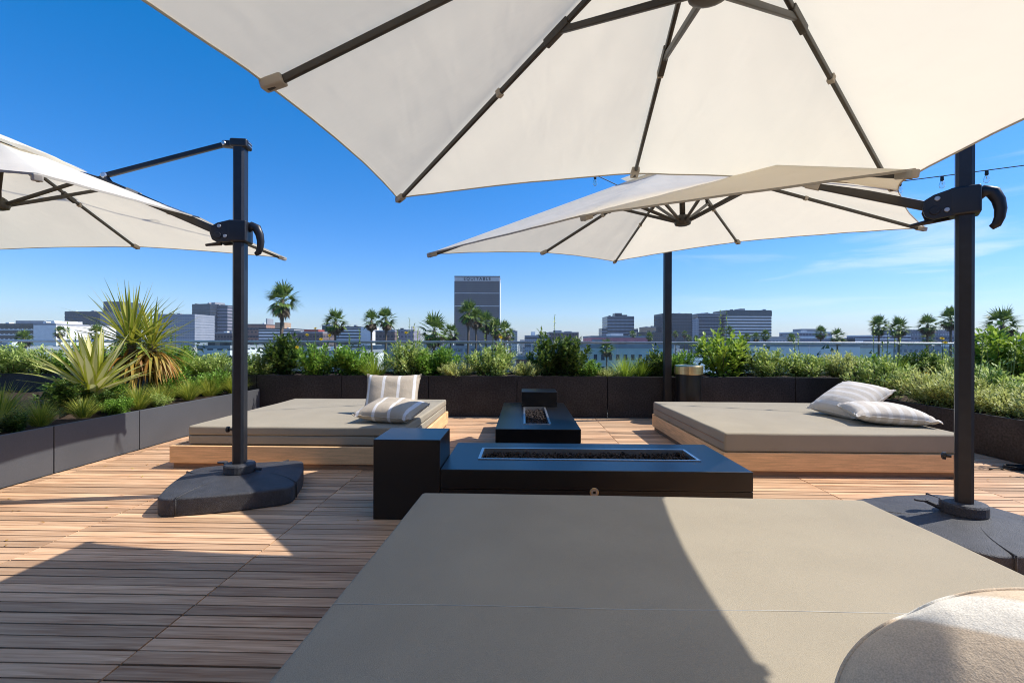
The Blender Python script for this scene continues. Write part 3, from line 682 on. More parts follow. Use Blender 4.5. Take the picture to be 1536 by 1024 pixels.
def grass_mesh(seed, n, L, w, spread, mat, droop=1.0):
    r = random.Random(seed); g = MB()
    for i in range(n):
        a = r.uniform(0,2*PI); q = r.random(); p = V((math.cos(a)*spread*q*.5, math.sin(a)*spread*q*.5, 0))
        d = V((math.cos(a)*(.15+q*.8), math.sin(a)*(.15+q*.8), 1.))
        leafblade(g, p, d, L*r.uniform(.55,1.1), w, droop*r.uniform(.5,1.3), 5, 0)
    return g.mesh('blades', mat)
protos = {
 'green': [shrub_mesh(11,3400,.050,.026,.52,.34,30,.085,L_green), shrub_mesh(12,3400,.052,.028,.50,.36,26,.10,L_green)],
 'dark':  [shrub_mesh(21,2300,.050,.036,.60,.30,20,.10,L_dark,.1), shrub_mesh(22,2300,.052,.036,.55,.32,18,.11,L_dark,.1)],
 'vari':  [shrub_mesh(31,3600,.044,.022,.50,.36,32,.08,L_vari), shrub_mesh(32,3600,.044,.023,.48,.38,28,.09,L_vari)],
 'silver':[shrub_mesh(41,4200,.040,.014,.36,.38,46,.055,L_silver), shrub_mesh(42,4200,.042,.015,.38,.36,40,.06,L_silver)],
 'lime':  [shrub_mesh(51,1500,.062,.045,.62,.34,16,.12,L_lime,.15), shrub_mesh(52,1500,.062,.045,.58,.36,14,.12,L_lime,.15)],
}
gp = {'grass':[grass_mesh(61,560,.52,.0075,.22,L_grass), grass_mesh(62,560,.50,.0075,.24,L_grass)], 'finegrass':[grass_mesh(63,420,.34,.0045,.2,L_lime,.7)]}
def flower_mesh(mat, r_=.022, petals=9, seed=1):
    g = MB(); r = random.Random(seed)
    for q in range(3):
        for i in range(petals):
            a = 2*PI*i/petals+q*.3; leafblade(g, V((0,0,.004*q)), V((math.cos(a),math.sin(a),.25+.55*q)), r_*(1-.2*q), r_*.55, .2, 2)
    return g.mesh('flower', mat)
fl_y = flower_mesh(m_yel, .034); fl_r = flower_mesh(m_red, .075); fl_w = flower_mesh(m_white, .018)
def shrub(kind, v, x, y, z, s, label, sz=1., cat='shrub', flowers=(), group='shrubs planted in the planters', stalks=0):
    fol, stem = protos[kind][v]
    t = thing('flowering_shrub' if flowers else kind_name[kind], label, cat, (x,y,z), 0, group)
    rz = random.uniform(0,6.28); s *= 1.14
    link('foliage', fol, t, rz=rz, sc=(s,s,s*sz)); link('stems', stem, t, rz=rz, sc=(s,s,s*sz))
    r = random.Random(int(x*1000))
    for (fx,fz,fm) in flowers:
        fy = r.uniform(-.15,.05)
        st = MB().tube([(fx*.4,fy,.1),(fx*.8,fy,fz*.6),(fx,fy,fz)], [.005,.004,.003], 5).build('flower_stalk', m_stemg, t)
        o = link('flower', fm, st, (fx,fy,fz)); o.rotation_euler = (R(r.uniform(20,60)),0,r.uniform(-1,1))
    for i in range(stalks):
        fx = r.uniform(-.2,.2); hh = r.uniform(.62,.85)*s*sz/.95; g = MB(); fy = r.uniform(-.15,.1)
        g.tube([(fx*.5,fy,.1),(fx*.9,fy,hh*.6),(fx*1.05,fy,hh)], [.005,.004,.002], 5)
        ss = g.build('flower_stalk', m_stemg, t); q = MB()
        for k in range(16): leafblade(q, V((fx,fy,hh*(.72+.3*k/16))), rv(r)+V((0,0,.3)), .035, .02, .1, 2)
        q.build('stalk_leaves', L_lime if kind in('green','lime') else L_vari, ss)
    return t
kind_name = {'green':'leafy_shrub','dark':'dark_shrub','vari':'variegated_shrub','silver':'silver_shrub','lime':'round_leaf_shrub'}
def grass(kind, v, x, y, z, s, label, group='grass clumps in the planters', sz=1.):
    o = link('grass_clump', gp[kind][v], None, (x,y,z), random.uniform(0,6.28), (s,s,s*sz)); tag(o, label, 'grass clump', group); return o
ZB = .56
def back(kind, v, px, dist, s, label, sz=1., **k):
    x, y = pix(px, dist)
    if kind in gp: return grass(kind, v, x, y, ZB, s, label, sz=sz)
    return shrub(kind, v, x, y, ZB, s, label, sz, **k)
Y_, R_, W_ = fl_y, fl_r, fl_w
back('vari',0, 18,7.15,1.0,'pale variegated shrub in the tall planter at the far left edge of the picture',.82)
back('vari',1, 78,7.2,1.0,'second pale shrub from the left edge in the tall planter, below the white office block',.8)
back('green',0,128,7.25,.9,'small green shrub in the tall planter directly behind the yellow agave',.9, stalks=3)
back('green',1,205,7.25,.95,'green shrub in the tall planter directly behind the drooping flax',.9)
back('green',0,262,7.2,.9,'loose green shrub just right of the drooping flax',.85, stalks=4)
back('vari',1,322,7.15,.85,'pale low shrub just left of the left umbrella mast',.8)
back('finegrass',0,292,6.98,1.1,'fine green grass tuft between the flax and the left umbrella mast')
back('vari',0,388,7.1,.8,'low pale shrub just right of the left umbrella mast',.75)
back('dark',0,428,7.25,1.0,'dark bushy shrub at the foot of the tallest lone palm',1.0)
back('green',0,474,7.1,.92,'shrub with several yellow flowers, right of the dark shrub under the lone palm',.9, flowers=[(-.22,.44,Y_),(-.1,.62,Y_),(.02,.72,Y_),(.14,.56,Y_),(-.02,.33,Y_),(.25,.62,Y_)])
back('green',1,530,7.2,.98,'dense green shrub with small leaves directly below the pair of palms, left of the grass',.85, stalks=2)
back('finegrass',0,562,6.95,1.15,'olive grass tuft above the upright pillow on the left daybed')
back('vari',0,612,7.15,1.0,'pale green shrub with tall leafy stalks just left of the big low palm',.95, stalks=4, flowers=[(.0,.66,Y_),(-.16,.6,W_)])
back('green',1,652,7.2,.95,'round green shrub under the big low palm',.85)
back('silver',0,686,6.98,.72,'low silvery shrub spilling over the planter edge below the grey tower',.8)
back('vari',1,738,7.15,.98,'pale shrub with thin flower stalks below the row of palms by the tower',.95, stalks=4, flowers=[(.13,.6,Y_),(-.2,.54,W_)])
back('silver',1,790,6.98,.72,'low silvery shrub right of centre, behind the far fire table box',.75)
back('dark',1,826,7.2,1.0,'tall dark round-leaved shrub, left one of the twin dark shrubs behind the far fire table',1.05, stalks=1)
back('dark',0,856,7.05,.95,'dark round-leaved shrub, right one of the twin dark shrubs behind the far fire table',1.0)
back('green',0,882,6.98,.62,'small light green shrub right of the twin dark shrubs',.75)
back('silver',0,912,6.97,.5,'small silvery tuft shrub in front of the mint building',.7)
back('finegrass',0,938,7.0,1.1,'bright olive grass tuft in front of the mint building')
back('finegrass',0,962,7.05,1.0,'low yellow-green grass tuft left of the slim post')
back('dark',1,985,7.1,.78,'dark shrub just left of the slim post',.9)
back('green',1,1018,7.2,.7,'green shrub just behind the brass-topped bin',1.0)
back('lime',0,1086,7.2,1.12,'tall bright green shrub right of the brass-topped bin',1.0, stalks=2)
back('dark',0,1104,7.35,.85,'dark shrub tucked behind the tall bright green shrub right of the bin',1.0)
back('vari',0,1150,7.1,.92,'pale shrub below the wide banded office block',.85, flowers=[(-.1,.5,W_)])
back('vari',1,1205,7.15,.92,'pale bushy shrub right of the one below the banded office block',.8, stalks=2)
back('silver',1,1262,7.1,.95,'fluffy silver-green shrub in the tall planter behind the leaning pale pillow',.95)
back('green',1,1300,7.1,.7,'green shrub behind the flat pillow on the right daybed',.9)
back('finegrass',0,1345,7.1,1.1,'olive grass tuft between two shrubs above the flat pale pillow')
back('dark',1,1378,7.1,.72,'dark shrub with arching stems left of the right umbrella mast',.95)
back('vari',1,1404,7.05,.85,'pale shrub with two yellow flowers just left of the right umbrella mast',.9, flowers=[(-.02,.60,Y_),(.13,.54,Y_),(-.16,.5,W_)])
back('lime',1,1492,6.9,1.1,'bright green round-leaved shrub just right of the right umbrella mast',1.0)
back('lime',0,1538,6.9,1.05,'bright green shrub at the far right edge of the picture',1.0)
back('vari',1,1462,7.2,.8,'pale shrub half hidden behind the right umbrella mast',.9)
# right low planter, fluffy silver shrubs
ZR = .35
def right(kind, v, x, y, s, label, sz=1., **k): return shrub(kind, v, x, y, ZR, s, label, sz, **k) if kind in protos else grass(kind, v, x, y, ZR, s, label, sz=sz)
right('vari',0,4.85,6.45,1.05,'bushy pale shrub in the corner behind the leaning pillow on the right daybed',.95, stalks=5)
right('silver',0,5.05,5.85,1.1,'silvery shrub above the flat pale pillow, with a yellow flower',1.0, flowers=[(-.1,.36,Y_)])
right('silver',1,4.95,5.35,1.0,'silvery shrub just left of the right umbrella mast in the low right planter',.85, stalks=3)
right('vari',1,5.45,5.5,1.0,'pale shrub behind the silvery ones in the low right planter',.9, stalks=5)
right('silver',0,5.0,4.85,1.0,'silvery shrub directly behind the right umbrella mast',.8)
right('silver',1,5.0,4.38,1.0,'silvery shrub just right of the right umbrella mast, nearest the deck edge',.78, stalks=3)
right('silver',0,4.95,3.9,.95,'silvery shrub at the right edge of the picture in the low planter',.85)
right('lime',1,5.35,4.7,.9,'trailing bright green plant among the silvery shrubs right of the mast',.85)
right('vari',0,5.5,4.2,.95,'pale shrub behind the silvery shrubs at the right edge',.9)
right('silver',1,5.0,3.4,.95,'silvery shrub in the low right planter just outside the picture',.85)
right('vari',1,5.9,6.3,1.0,'pale shrub at the back of the low right planter by the tall planter',.9)
# left low planter: grasses and dark foliage
def left(kind, v, x, y, s, label, sz=1., **k): return shrub(kind, v, x, y, ZR, s, label, sz, **k) if kind in protos else grass(kind, v, x, y, ZR, s, label, sz=sz)
left('grass',0,-4.28,3.50,.62,'dark green grass clump at the left edge near the red flower')
left('grass',1,-4.62,4.0,.80,'arching grass clump left of the yellow agave')
left('grass',0,-4.22,3.98,.50,'wide grass clump by the grey planter rim below the agave')
left('grass',1,-4.26,4.42,.45,'grass clump by the planter rim right below the agave')
left('grass',0,-4.22,5.02,.58,'bright grass clump right of the agave by the planter rim')
left('grass',1,-4.30,5.42,.52,'bright grass clump in front of the drooping flax')
left('grass',0,-4.24,5.82,.55,'bright grass clump third from the far end of the grey planter')
left('grass',1,-4.25,6.22,.62,'bright grass clump second from the far end of the grey planter')
left('grass',0,-4.12,6.55,.6,'bright grass clump at the far end of the grey planter')
left('green',0,-4.62,6.1,.8,'green leafy shrub between the flax and the left umbrella mast in the grey planter',.8)
left('green',1,-4.35,6.45,.62,'green leafy shrub in the far corner of the grey planter',.95)
left('dark',0,-4.75,4.75,.72,'dark shrub at the foot of the yellow agave',.7)
left('dark',1,-4.36,4.86,.5,'small dark shrub below the agave by the planter rim',.7)
left('dark',0,-4.52,3.35,.5,'dark shrub with red flowers at the left edge',.8, flowers=[(.30,.36,R_),(.22,.30,R_)])
left('dark',1,-5.2,4.3,.6,'dark shrub with an orange-red bloom left of the agave, against the tall planter',.95, flowers=[(-.12,.42,R_)])
left('silver',0,-4.12,3.42,.30,'tiny silvery tuft shrub beside the red flower',.8)
left('green',1,-4.14,4.68,.36,'little green shrub on the grey planter rim under the agave',.8)
left('vari',1,-4.16,5.22,.34,'little pale shrub on the grey planter rim in front of the flax',.8)
left('dark',1,-4.16,3.72,.33,'little dark shrub on the grey planter rim near the left edge',.8)
left('green',1,-5.3,5.5,.8,'green shrub between the agave and the flax in the grey planter',.8)
left('green',0,-4.9,5.35,.6,'low green shrub under the drooping flax leaves',.8)
# agave / furcraea
def spiky(name, label, cat, x, y, z, n, L, w, mat, droop, rise, seed, emin=0., fold=.35, trunkh=0, nseg=9, dry=0, spread=1., drymat=None):
    t = thing(name, label, cat, (x,y,z)); r = random.Random(seed); g = MB()
    for i in range(n):
        a = i*2.39996+r.uniform(-.2,.2); e = emin+(rise-emin)*(1-(i/n)**.8)+r.uniform(-.06,.1)
        d = V((math.cos(a)*math.cos(e)*spread, math.sin(a)*math.cos(e)*spread, math.sin(e)))
        leafblade(g, V((math.cos(a)*.03, math.sin(a)*.03, trunkh+.12*(1-i/n))), d, L*r.uniform(.8,1.1)*(1-.12*abs(.5-i/n)), w*r.uniform(.85,1.1), droop*r.uniform(.3,1.4)*(.4+.8*i/n), nseg, fold, tipw=.04)
    g.build('leaf_rosette', mat, t, smooth=True)
    if trunkh: MB().tube([(0,0,0),(.02,0,trunkh*.5),(0,.01,trunkh+.1)], [.06,.045,.05], 10).build('trunk', m_trunk, t)
    if dry:
        g = MB()
        for i in range(dry):
            a = r.uniform(0,2*PI); e = r.uniform(-.5,.5); d = V((math.cos(a)*math.cos(e), math.sin(a)*math.cos(e), math.sin(e)))
            leafblade(g, V((math.cos(a)*.03, math.sin(a)*.03, trunkh-r.uniform(0,.2))), d, L*r.uniform(.6,.95), w*.9, r.uniform(1.6,3.4), nseg, fold, tipw=.1)
        g.build('dry_leaves', drymat or L_flaxdry, t, smooth=True, label='drooping orange and yellow dying leaves')
    return t
x, y = pix(140,5.15); spiky('agave_plant','broad-leaved yellow and cream striped agave rosette in the left planter','agave', x, y, .48, 54, .68, .09, L_agave, .45, 1.42, 5, nseg=10, emin=.42)
x, y = pix(196,6.0); spiky('flax_plant','tall spiky green and yellow flax with drooping orange leaves, left crown behind the agave','flax', x, y, .35, 80, .78, .038, L_flax, .7, 1.5, 6, trunkh=.66, dry=70)
x, y = pix(228,6.1); spiky('flax_plant','spiky flax with many orange drooping leaves, right crown just left of the grey office tower','flax', x, y, .35, 52, .66, .036, L_flax, 1.0, 1.45, 9, trunkh=.60, dry=120)
rl = random.Random(12); g = MB()
for i in range(90):
    x_ = rl.choice([rl.uniform(-3.8,-2.6), rl.uniform(-3.8,4.4), rl.uniform(3.6,4.4)]); y_ = rl.uniform(2.4,6.7)
    leafblade(g, V((x_,y_,.006)), V((rl.uniform(-1,1),rl.uniform(-1,1),rl.uniform(0,.25))), rl.uniform(.015,.032), rl.uniform(.008,.015), .3, 2, .3)
tag(g.build('fallen_leaves', L_flaxdry), 'small dry leaves scattered over the wooden deck', 'leaves', kind='stuff')
# ---------------------------------------------------------------- palms
def palm_mesh(seed, nf=27, blades=10, skirt=24):
    """fan palm crown of radius about 2: petiole plus pleated fan of blades; skirt of dead fronds below"""
    r = random.Random(seed); g = MB(); dr = MB()
    def frond(gg, e, a, L, fr, dro, pw=.17):
        d = V((math.cos(a)*math.cos(e), math.sin(a)*math.cos(e), math.sin(e))); end = d*L*.8+V((0,0,-dro*L*.25))
        gg.tube([(0,0,0), tuple(end*.55+V((0,0,.06))), tuple(end)], [.03,.022,.015], 4, cap=False)
        side = d.cross(V((0,0,1))); side = side.normalized() if side.length > .1 else V((1,0,0)); nn = side.cross(d)
        tw = r.uniform(-.6,.6); s2 = side*math.cos(tw)+nn*math.sin(tw)
        for b in range(blades):
            q = (b/(blades-1)-.5)*2; an = q*1.25; bd = (d*math.cos(an)+s2*math.sin(an)).normalized()
            leafblade(gg, end, bd+nn*.1, fr*(1-.3*abs(q))*r.uniform(.8,1.1), pw, .30+dro, 3, .3, upv=nn, tipw=.08)
    for i in range(nf):
        e = 1.42-2.3*(i/nf)**1.1+r.uniform(-.15,.15); frond(g, e, i*2.4+r.uniform(-.3,.3), r.uniform(.8,1.2), r.uniform(1.05,1.35), .05+.3*i/nf)
    for i in range(skirt): frond(dr, -.55-r.uniform(0,.8), r.uniform(0,6.28), r.uniform(.7,1.05), r.uniform(.7,1.0), .8)
    return g.mesh('crown', L_palm), dr.mesh('dead_frond_skirt', L_palmdry)
PM = [palm_mesh(1), palm_mesh(2), palm_mesh(3,24,9,32)]
def palm(px, py, diam, label, v=None, lean=0.):
    D = 4.1*700/diam; X, Y, Z = pix(px, D, py); t = thing('fan_palm', label, 'palm tree', (X,Y,-20), 0, 'fan palms beyond the terrace')
    h = Z+20; v = random.randrange(3) if v is None else v; rz = random.uniform(0,6)
    sc = random.uniform(1.32,1.5)
    link('crown', PM[v][0], t, (0,0,h), rz, (sc,)*3); link('dead_frond_skirt', PM[v][1], t, (0,0,h-.1), rz, (sc,)*3)
    MB().tube([(lean,0,0),(lean*.6,0,h*.4),(lean*.15,0,h*.8),(0,0,h+.1)], [.42,.27,.21,.20], 8).build('trunk', m_trunk, t, smooth=True)
for a in [
 (424,451,50,'tallest lone palm, its big crown high above the rail right of the left umbrella mast',0,-1.2),
 (503,483,34,'medium palm between the tallest lone palm and the palm pair',1,0),
 (557,481,29,'left palm of the close pair left of the grey tower',2,.3),
 (579,479,32,'right palm of the close pair left of the grey tower',0,-.4),
 (651,497,44,'large bushy low palm crown sitting on the rail left of the grey tower',2),
 (676,500,26,'small palm half behind the large low crown at the foot of the grey tower',1),
 (703,470,34,'tallest palm in front of the grey tower',0,-.6),
 (714,478,30,'palm just right of the tallest one in front of the grey tower',2),
 (729,484,28,'third palm of the descending row in front of the grey tower',1),
 (744,493,28,'fourth palm of the descending row, at the tower right edge',0),
 (757,496,27,'last and lowest palm of the descending row, just right of the tower',2),
 (765,503,18,'small palm at the end of the row right of the tower',1),
 (90,498,17,'small palm in front of the white office block at the left',0),
 (36,508,22,'small palm crown peeking over the rail at the left edge',1),
 (145,500,22,'small palm behind the agave leaf tips',2),
 (811,501,9,'tiny palm right of the grey tower standing alone',0),
 (910,522,24,'palm standing below the rail in front of the mint building',1),
 (949,502,11,'small palm in front of the pink building',2),
 (960,506,8,'tiny palm right next to the one before the pink building',0),
 (974,505,12,'small dark palm right of the pink building',0),
 (1013,501,9,'tiny palm just right of the slim post',1),
 (1027,501,10,'small palm before the pair of dark glass blocks, second from the post',2),
 (1033,507,9,'tiny low palm before the pair of dark glass blocks, third from the post',1),
 (1044,508,10,'tiny low palm before the pair of dark glass blocks, fourth from the post',0),
 (1083,497,10,'small palm between the glass pair and the banded block, left one',2),
 (1095,495,13,'small palm between the glass pair and the banded block, right one',1),
 (1120,507,13,'small palm at the foot of the banded block, leftmost of three',0),
 (1134,506,13,'small palm at the foot of the banded block, middle of three',2),
 (1148,503,15,'small palm at the foot of the banded block, rightmost of three',1),
 (1187,508,14,'small low palm right of the banded block',0),
 (1231,499,19,'palm in front of the stepped lilac building',1),
 (1256,505,23,'bushy low palm right of the stepped lilac building',2),
 (1318,489,27,'left palm of the three standing in a row on the right',0),
 (1348,491,28,'middle palm of the three standing in a row on the right',1),
 (1391,488,28,'right palm of the three standing in a row on the right',2),
 (1426,479,30,'tall palm touching the left side of the right umbrella mast',0),
 (1503,486,41,'big palm at the right edge beyond the right umbrella mast',1),
 (1392,508,20,'low palm crown at the foot of the rightmost palm of the row',2),
 (745,530,24,'low palm below the rail right of the grey tower',1),
 (870,520,16,'low palm below the rail behind the twin dark shrubs',0),
 (1180,528,16,'low palm below the rail behind the pale shrubs on the right',2)]:
    palm(*a)
# ---------------------------------------------------------------- buildings
def facade(name, col, rough=.6, win=(.06,.08,.11), cell=(3.2,3.6), fx=.6, fz=.5, spec=.4, wrough=.2):
    """wall with a regular grid of window openings, in the object's own metres"""
    m, n, l = new_mat(name)
    out = n.new('ShaderNodeOutputMaterial'); b = n.new('ShaderNodeBsdfPrincipled'); tc = n.new('ShaderNodeTexCoord'); sx = n.new('ShaderNodeSeparateXYZ'); l.new(tc.outputs['Object'], sx.inputs[0])
    ge = n.new('ShaderNodeTexCoord'); sn = n.new('ShaderNodeSeparateXYZ'); l.new(ge.outputs['Normal'], sn.inputs[0])
    ax = n.new('ShaderNodeMath'); ax.operation = 'ABSOLUTE'; l.new(sn.outputs[0], ax.inputs[0])
    gt = n.new('ShaderNodeMath'); gt.operation = 'GREATER_THAN'; gt.inputs[1].default_value = .5; l.new(ax.outputs[0], gt.inputs[0])
    mxh = n.new('ShaderNodeMix'); mxh.data_type = 'FLOAT'; l.new(gt.outputs[0], mxh.inputs[0]); l.new(sx.outputs[0], mxh.inputs[2]); l.new(sx.outputs[1], mxh.inputs[3])
    def cellm(src, per, frac):
        a = n.new('ShaderNodeMath'); a.operation = 'ADD'; a.inputs[1].default_value = per*400; l.new(src, a.inputs[0])
        m_ = n.new('ShaderNodeMath'); m_.operation = 'MODULO'; m_.inputs[1].default_value = per; l.new(a.outputs[0], m_.inputs[0])
        c = n.new('ShaderNodeMath'); c.operation = 'LESS_THAN'; c.inputs[1].default_value = per*frac; l.new(m_.outputs[0], c.inputs[0]); return c.outputs[0]
    wx = cellm(mxh.outputs[0], cell[0], fx); wz = cellm(sx.outputs[2], cell[1], fz)
    mu = n.new('ShaderNodeMath'); mu.operation = 'MULTIPLY'; l.new(wx, mu.inputs[0]); l.new(wz, mu.inputs[1])
    az = n.new('ShaderNodeMath'); az.operation = 'ABSOLUTE'; l.new(sn.outputs[2], az.inputs[0]); lt = n.new('ShaderNodeMath'); lt.operation = 'LESS_THAN'; lt.inputs[1].default_value = .5; l.new(az.outputs[0], lt.inputs[0])
    m2 = n.new('ShaderNodeMath'); m2.operation = 'MULTIPLY'; l.new(mu.outputs[0], m2.inputs[0]); l.new(lt.outputs[0], m2.inputs[1])
    nz = n.new('ShaderNodeTexNoise'); nz.inputs['Scale'].default_value = .25; nz.inputs['Detail'].default_value = 8; l.new(tc.outputs['Object'], nz.inputs['Vector'])
    mr = n.new('ShaderNodeMapRange'); mr.inputs[3].default_value = .8; mr.inputs[4].default_value = 1.18; l.new(nz.outputs[0], mr.inputs[0])
    sc = n.new('ShaderNodeVectorMath'); sc.operation = 'SCALE'; sc.inputs[0].default_value = col; l.new(mr.outputs[0], sc.inputs['Scale'])
    mx = n.new('ShaderNodeMix'); mx.data_type = 'RGBA'; l.new(m2.outputs[0], mx.inputs[0]); l.new(sc.outputs[0], mx.inputs[6]); mx.inputs[7].default_value = (*win,1)
    l.new(mx.outputs[2], b.inputs['Base Color'])
    rr = n.new('ShaderNodeMapRange'); rr.inputs[3].default_value = rough; rr.inputs[4].default_value = wrough; l.new(m2.outputs[0], rr.inputs[0]); l.new(rr.outputs[0], b.inputs['Roughness']); b.inputs['Specular IOR Level'].default_value = spec
    l.new(b.outputs[0], out.inputs[0]); return m
f_white = facade('facade_white', (.75,.73,.70)); f_blank = M('wall_white', (.80,.78,.75), .8, .2, var=.06, vs=.4)
f_navy = facade('facade_navy', (.045,.06,.09), .3, (.03,.045,.07), (2.4,3.8), .8, .7)
f_teal = facade('facade_teal', (.05,.08,.10), .3, (.03,.06,.08), (2.4,3.8), .8, .7)
f_grid = facade('facade_grid', (.30,.32,.36), .5, (.16,.19,.24), (2.2,3.4), .55, .55)
f_tower = facade('facade_tower', (.12,.108,.105), .6, (.055,.06,.075), (1.7,3.9), .5, .82)
f_brick = facade('facade_brick', (.36,.19,.13), .8, (.12,.09,.08), (4,4.2), .5, .45)
f_brown = facade('facade_brown', (.16,.12,.11), .8, (.05,.05,.06), (3.2,4.), .6, .5)
f_pink = facade('facade_pink', (.55,.22,.24), .8, (.16,.1,.1), (6,5), .35, .3)
f_mint = facade('facade_mint', (.50,.58,.55), .8, (.50,.58,.55), (3.4,4.2), .5, .5)
f_lilac = facade('facade_lilac', (.25,.24,.28), .7, (.12,.12,.16), (3,4), .6, .4)
f_pane = M('dark_glass', (.035,.05,.07), .15, .6, var=.3, vs=.15)
f_band = M('band_dark', (.035,.045,.06), .25, .5, var=.2, vs=.2)
f_bandw = M('band_white', (.78,.78,.78), .7, .3, var=.08, vs=.3)
f_tan = M('wall_tan', (.42,.29,.19), .8, .2, var=.1, vs=.3); f_roof = M('roof_grey', (.30,.31,.33), .8, .2, var=.15, vs=.2); f_red = M('roof_red', (.33,.08,.06), .8, .2)
f_metal = M('roof_metal', (.34,.40,.42), .35, .5, metal=.4, var=.1, vs=.3)
GZ = -20
def building(label, x0, x1, yt, D, mat, dep=40, yaw=0, bands=0, bandm=None, band_frac=.45, ztop_band=0, pent=None, side=None, name='office_building', cat='building', roofm=None, zb=None, parapet=True, extra=None):
    xa, ya = pix(x0, D); xb, yb = pix(x1, D); W = math.hypot(xb-xa, yb-ya); ztop = pix((x0+x1)/2, D, yt)[2]
    t = thing(name, label, cat, (xa,ya,GZ), math.atan2(yb-ya, xb-xa)+R(yaw), 'buildings of the city beyond'); h = ztop-GZ
    W /= math.cos(R(yaw)) if abs(yaw) < 60 else 1
    MB().box(0,W,0,dep,0,h).build('wall', mat, t)
    MB().box(.4,W-.4,.4,dep-.4,h+.01,h+.25).build('roof', roofm or f_roof, t)
    rb_ = random.Random(int(x0*7))
    for q in range(rb_.randint(1,4)):
        a_ = rb_.uniform(.05,.85)*W; w_ = rb_.uniform(1.5,4); MB().box(a_,min(a_+w_,W-.5),1.5,5,h+.26,h+rb_.uniform(1.2,2.6)).build('roof_unit', rb_.choice([f_roof,f_band,f_bandw]), t)
    if parapet: 
        g = MB(); q = .35
        for (a,b,c,d) in ((-.1,W+.1,-.1,q),(-.1,W+.1,dep-q,dep+.1),(-.1,q,q,dep-q),(W-q,W+.1,q,dep-q)): g.box(a,b,c,d,h-.2,h+.9)
        g.build('parapet', bandm or roofm or f_roof, t)
    if bands:
        vis = h-(0 if zb is None else zb); n = bands; fh = (h-ztop_band-14)/n
        for i in range(n):
            z = 14+fh*i+fh*.3
            MB().box(-.18,W+.18,-.18,dep+.18,z,z+fh*band_frac).build('window_band', bandm or f_band, t)
    if pent:
        for (a,b,hh) in pent: MB().box(W*a,W*b,dep*.25,dep*.7,h+.26,h+hh).build('penthouse', extra or f_roof, t)
    if side:
        MB().box(W+.0,W+.25,-.1,dep+.1,0,h+.1).build('side_wall', side, t)
    return t, W, h
building('white office block with blue glass front at the far left edge', -60,50,487,330,f_white, dep=60, bands=5, bandm=f_pane, band_frac=.62, pent=[(.45,.86,3.6)], extra=f_roof)
building('blank white block joined to the glass-fronted office at the left', 50,84,487,329,f_blank, dep=50, pent=[(-.2,.15,3.4)], extra=f_blank)
building('dark blue glass block left of the spiky plants', 97,150,468,700,f_navy, dep=45, bands=9, bandm=f_band, band_frac=.5, side=f_navy)
building('teal glass tower mostly hidden behind the flax', 155,184,453,820,f_teal, dep=40, bands=10, bandm=f_pane)
building('light grey gridded block between flax and the navy tower', 236,292,472,600,f_grid, dep=40, bands=9, bandm=f_grid, band_frac=.3)
t,W,h = building('tall navy tower with lit right side just left of the left mast', 288,322,457,750,f_navy, dep=40, yaw=-18, bands=12, bandm=f_band, pent=[(.6,.95,4)])
x_,y_ = pix(322.5,748)
building('sunlit right side of the navy tower, its light painted in pinkish grey', 322.5,341,458.5,750,f_lilac, dep=30, bands=12, bandm=f_band, band_frac=.4)  # the tower's right side; sunlight on it is put into the paler colour
building('small dark block peeking out left of the left mast', 322,348,500,480,f_brown, dep=30)
building('brick building with dark left face just right of the left mast', 371,399,487,500,f_brick, dep=30, bands=3, bandm=f_brown, band_frac=.3, pent=[(.8,.86,7)])
building('white banded low office behind the tallest lone palm', 388,441,494,450,f_blank, dep=30, bands=6, bandm=f_band, pent=[(.35,.62,7)], extra=f_tan)
building('grey block with a red penthouse between the palms', 436,484,499,400,f_brown, dep=30, pent=[(.3,.75,3)], extra=f_red)
building('dark teal block behind the medium palm', 483,502,489,450,f_teal, dep=30, pent=[(.2,.6,2.5)])
building('white banded office with blank white right end near the palm pair', 500,541,491,450,f_blank, dep=30, bands=7, bandm=f_band)
building('blank white stair tower of the banded office near the palm pair', 541.3,557,492,448,f_blank, dep=26, bands=5, bandm=f_bandw, band_frac=.2)
building('brown flat block behind the right palm of the pair', 563,592,497,380,f_brown, dep=30, pent=[(.5,.9,2)])
building('brown and tan block between the palm pair and the large low palm', 591,620,496,390,f_lilac, dep=30, pent=[(.1,.5,1.5),(.8,.84,4)])
# the signed tower
t,W,h = building('tall grey tower with a lettered band along its top', 682,749,415,850,f_tower, dep=45, parapet=False, name='office_tower')
MB().box(-.6,W+.6,-.6,45.6,h-8,h+.6).build('sign_band', M('sign_stone', (.55,.54,.53), .7, .2, var=.08, vs=.2), t)
MB().box(-.9,W+.9,-.9,45.9,h-.5,h+1.3).build('cornice', f_band, t)
MB().box(W,W+1.4,-.3,45.3,0,h-8).build('side_wall', f_bandw, t)
MB().box(-.9,0,-.3,2,0,h-8.1).build('corner_pier', f_band, t)
for z in (h-30.5, h-54): MB().box(0,W,-.35,-.05,z,z+.9).build('floor_ledge', f_bandw, t)
for q in (.42,.62,.72): MB().box(W*q,W*q+2.2,10,14,h+1.3,h+2.9).build('roof_unit', f_roof, t)
cu = bpy.data.curves.new('lettering','FONT'); cu.body = 'EQUITABLE'; cu.size = 7.6; cu.extrude = .25; cu.offset = .12; cu.space_character = 1.35; cu.align_x = 'CENTER'; cu.align_y = 'CENTER'
tmp = bpy.data.objects.new('tmp_text', cu); COL.objects.link(tmp); bpy.context.view_layer.update()
me = bpy.data.meshes.new_from_object(tmp.evaluated_get(bpy.context.evaluated_depsgraph_get())); bpy.data.objects.remove(tmp)
me.materials.clear(); me.materials.append(M('lettering_dark', (.03,.03,.035), .6, .3))
lt = link('lettering', me, t, (W*.5,-.75,h-4.1)); lt.rotation_euler = (PI/2,0,0)
building('small block right of the signed tower', 768,776,497,700,f_grid, dep=30)
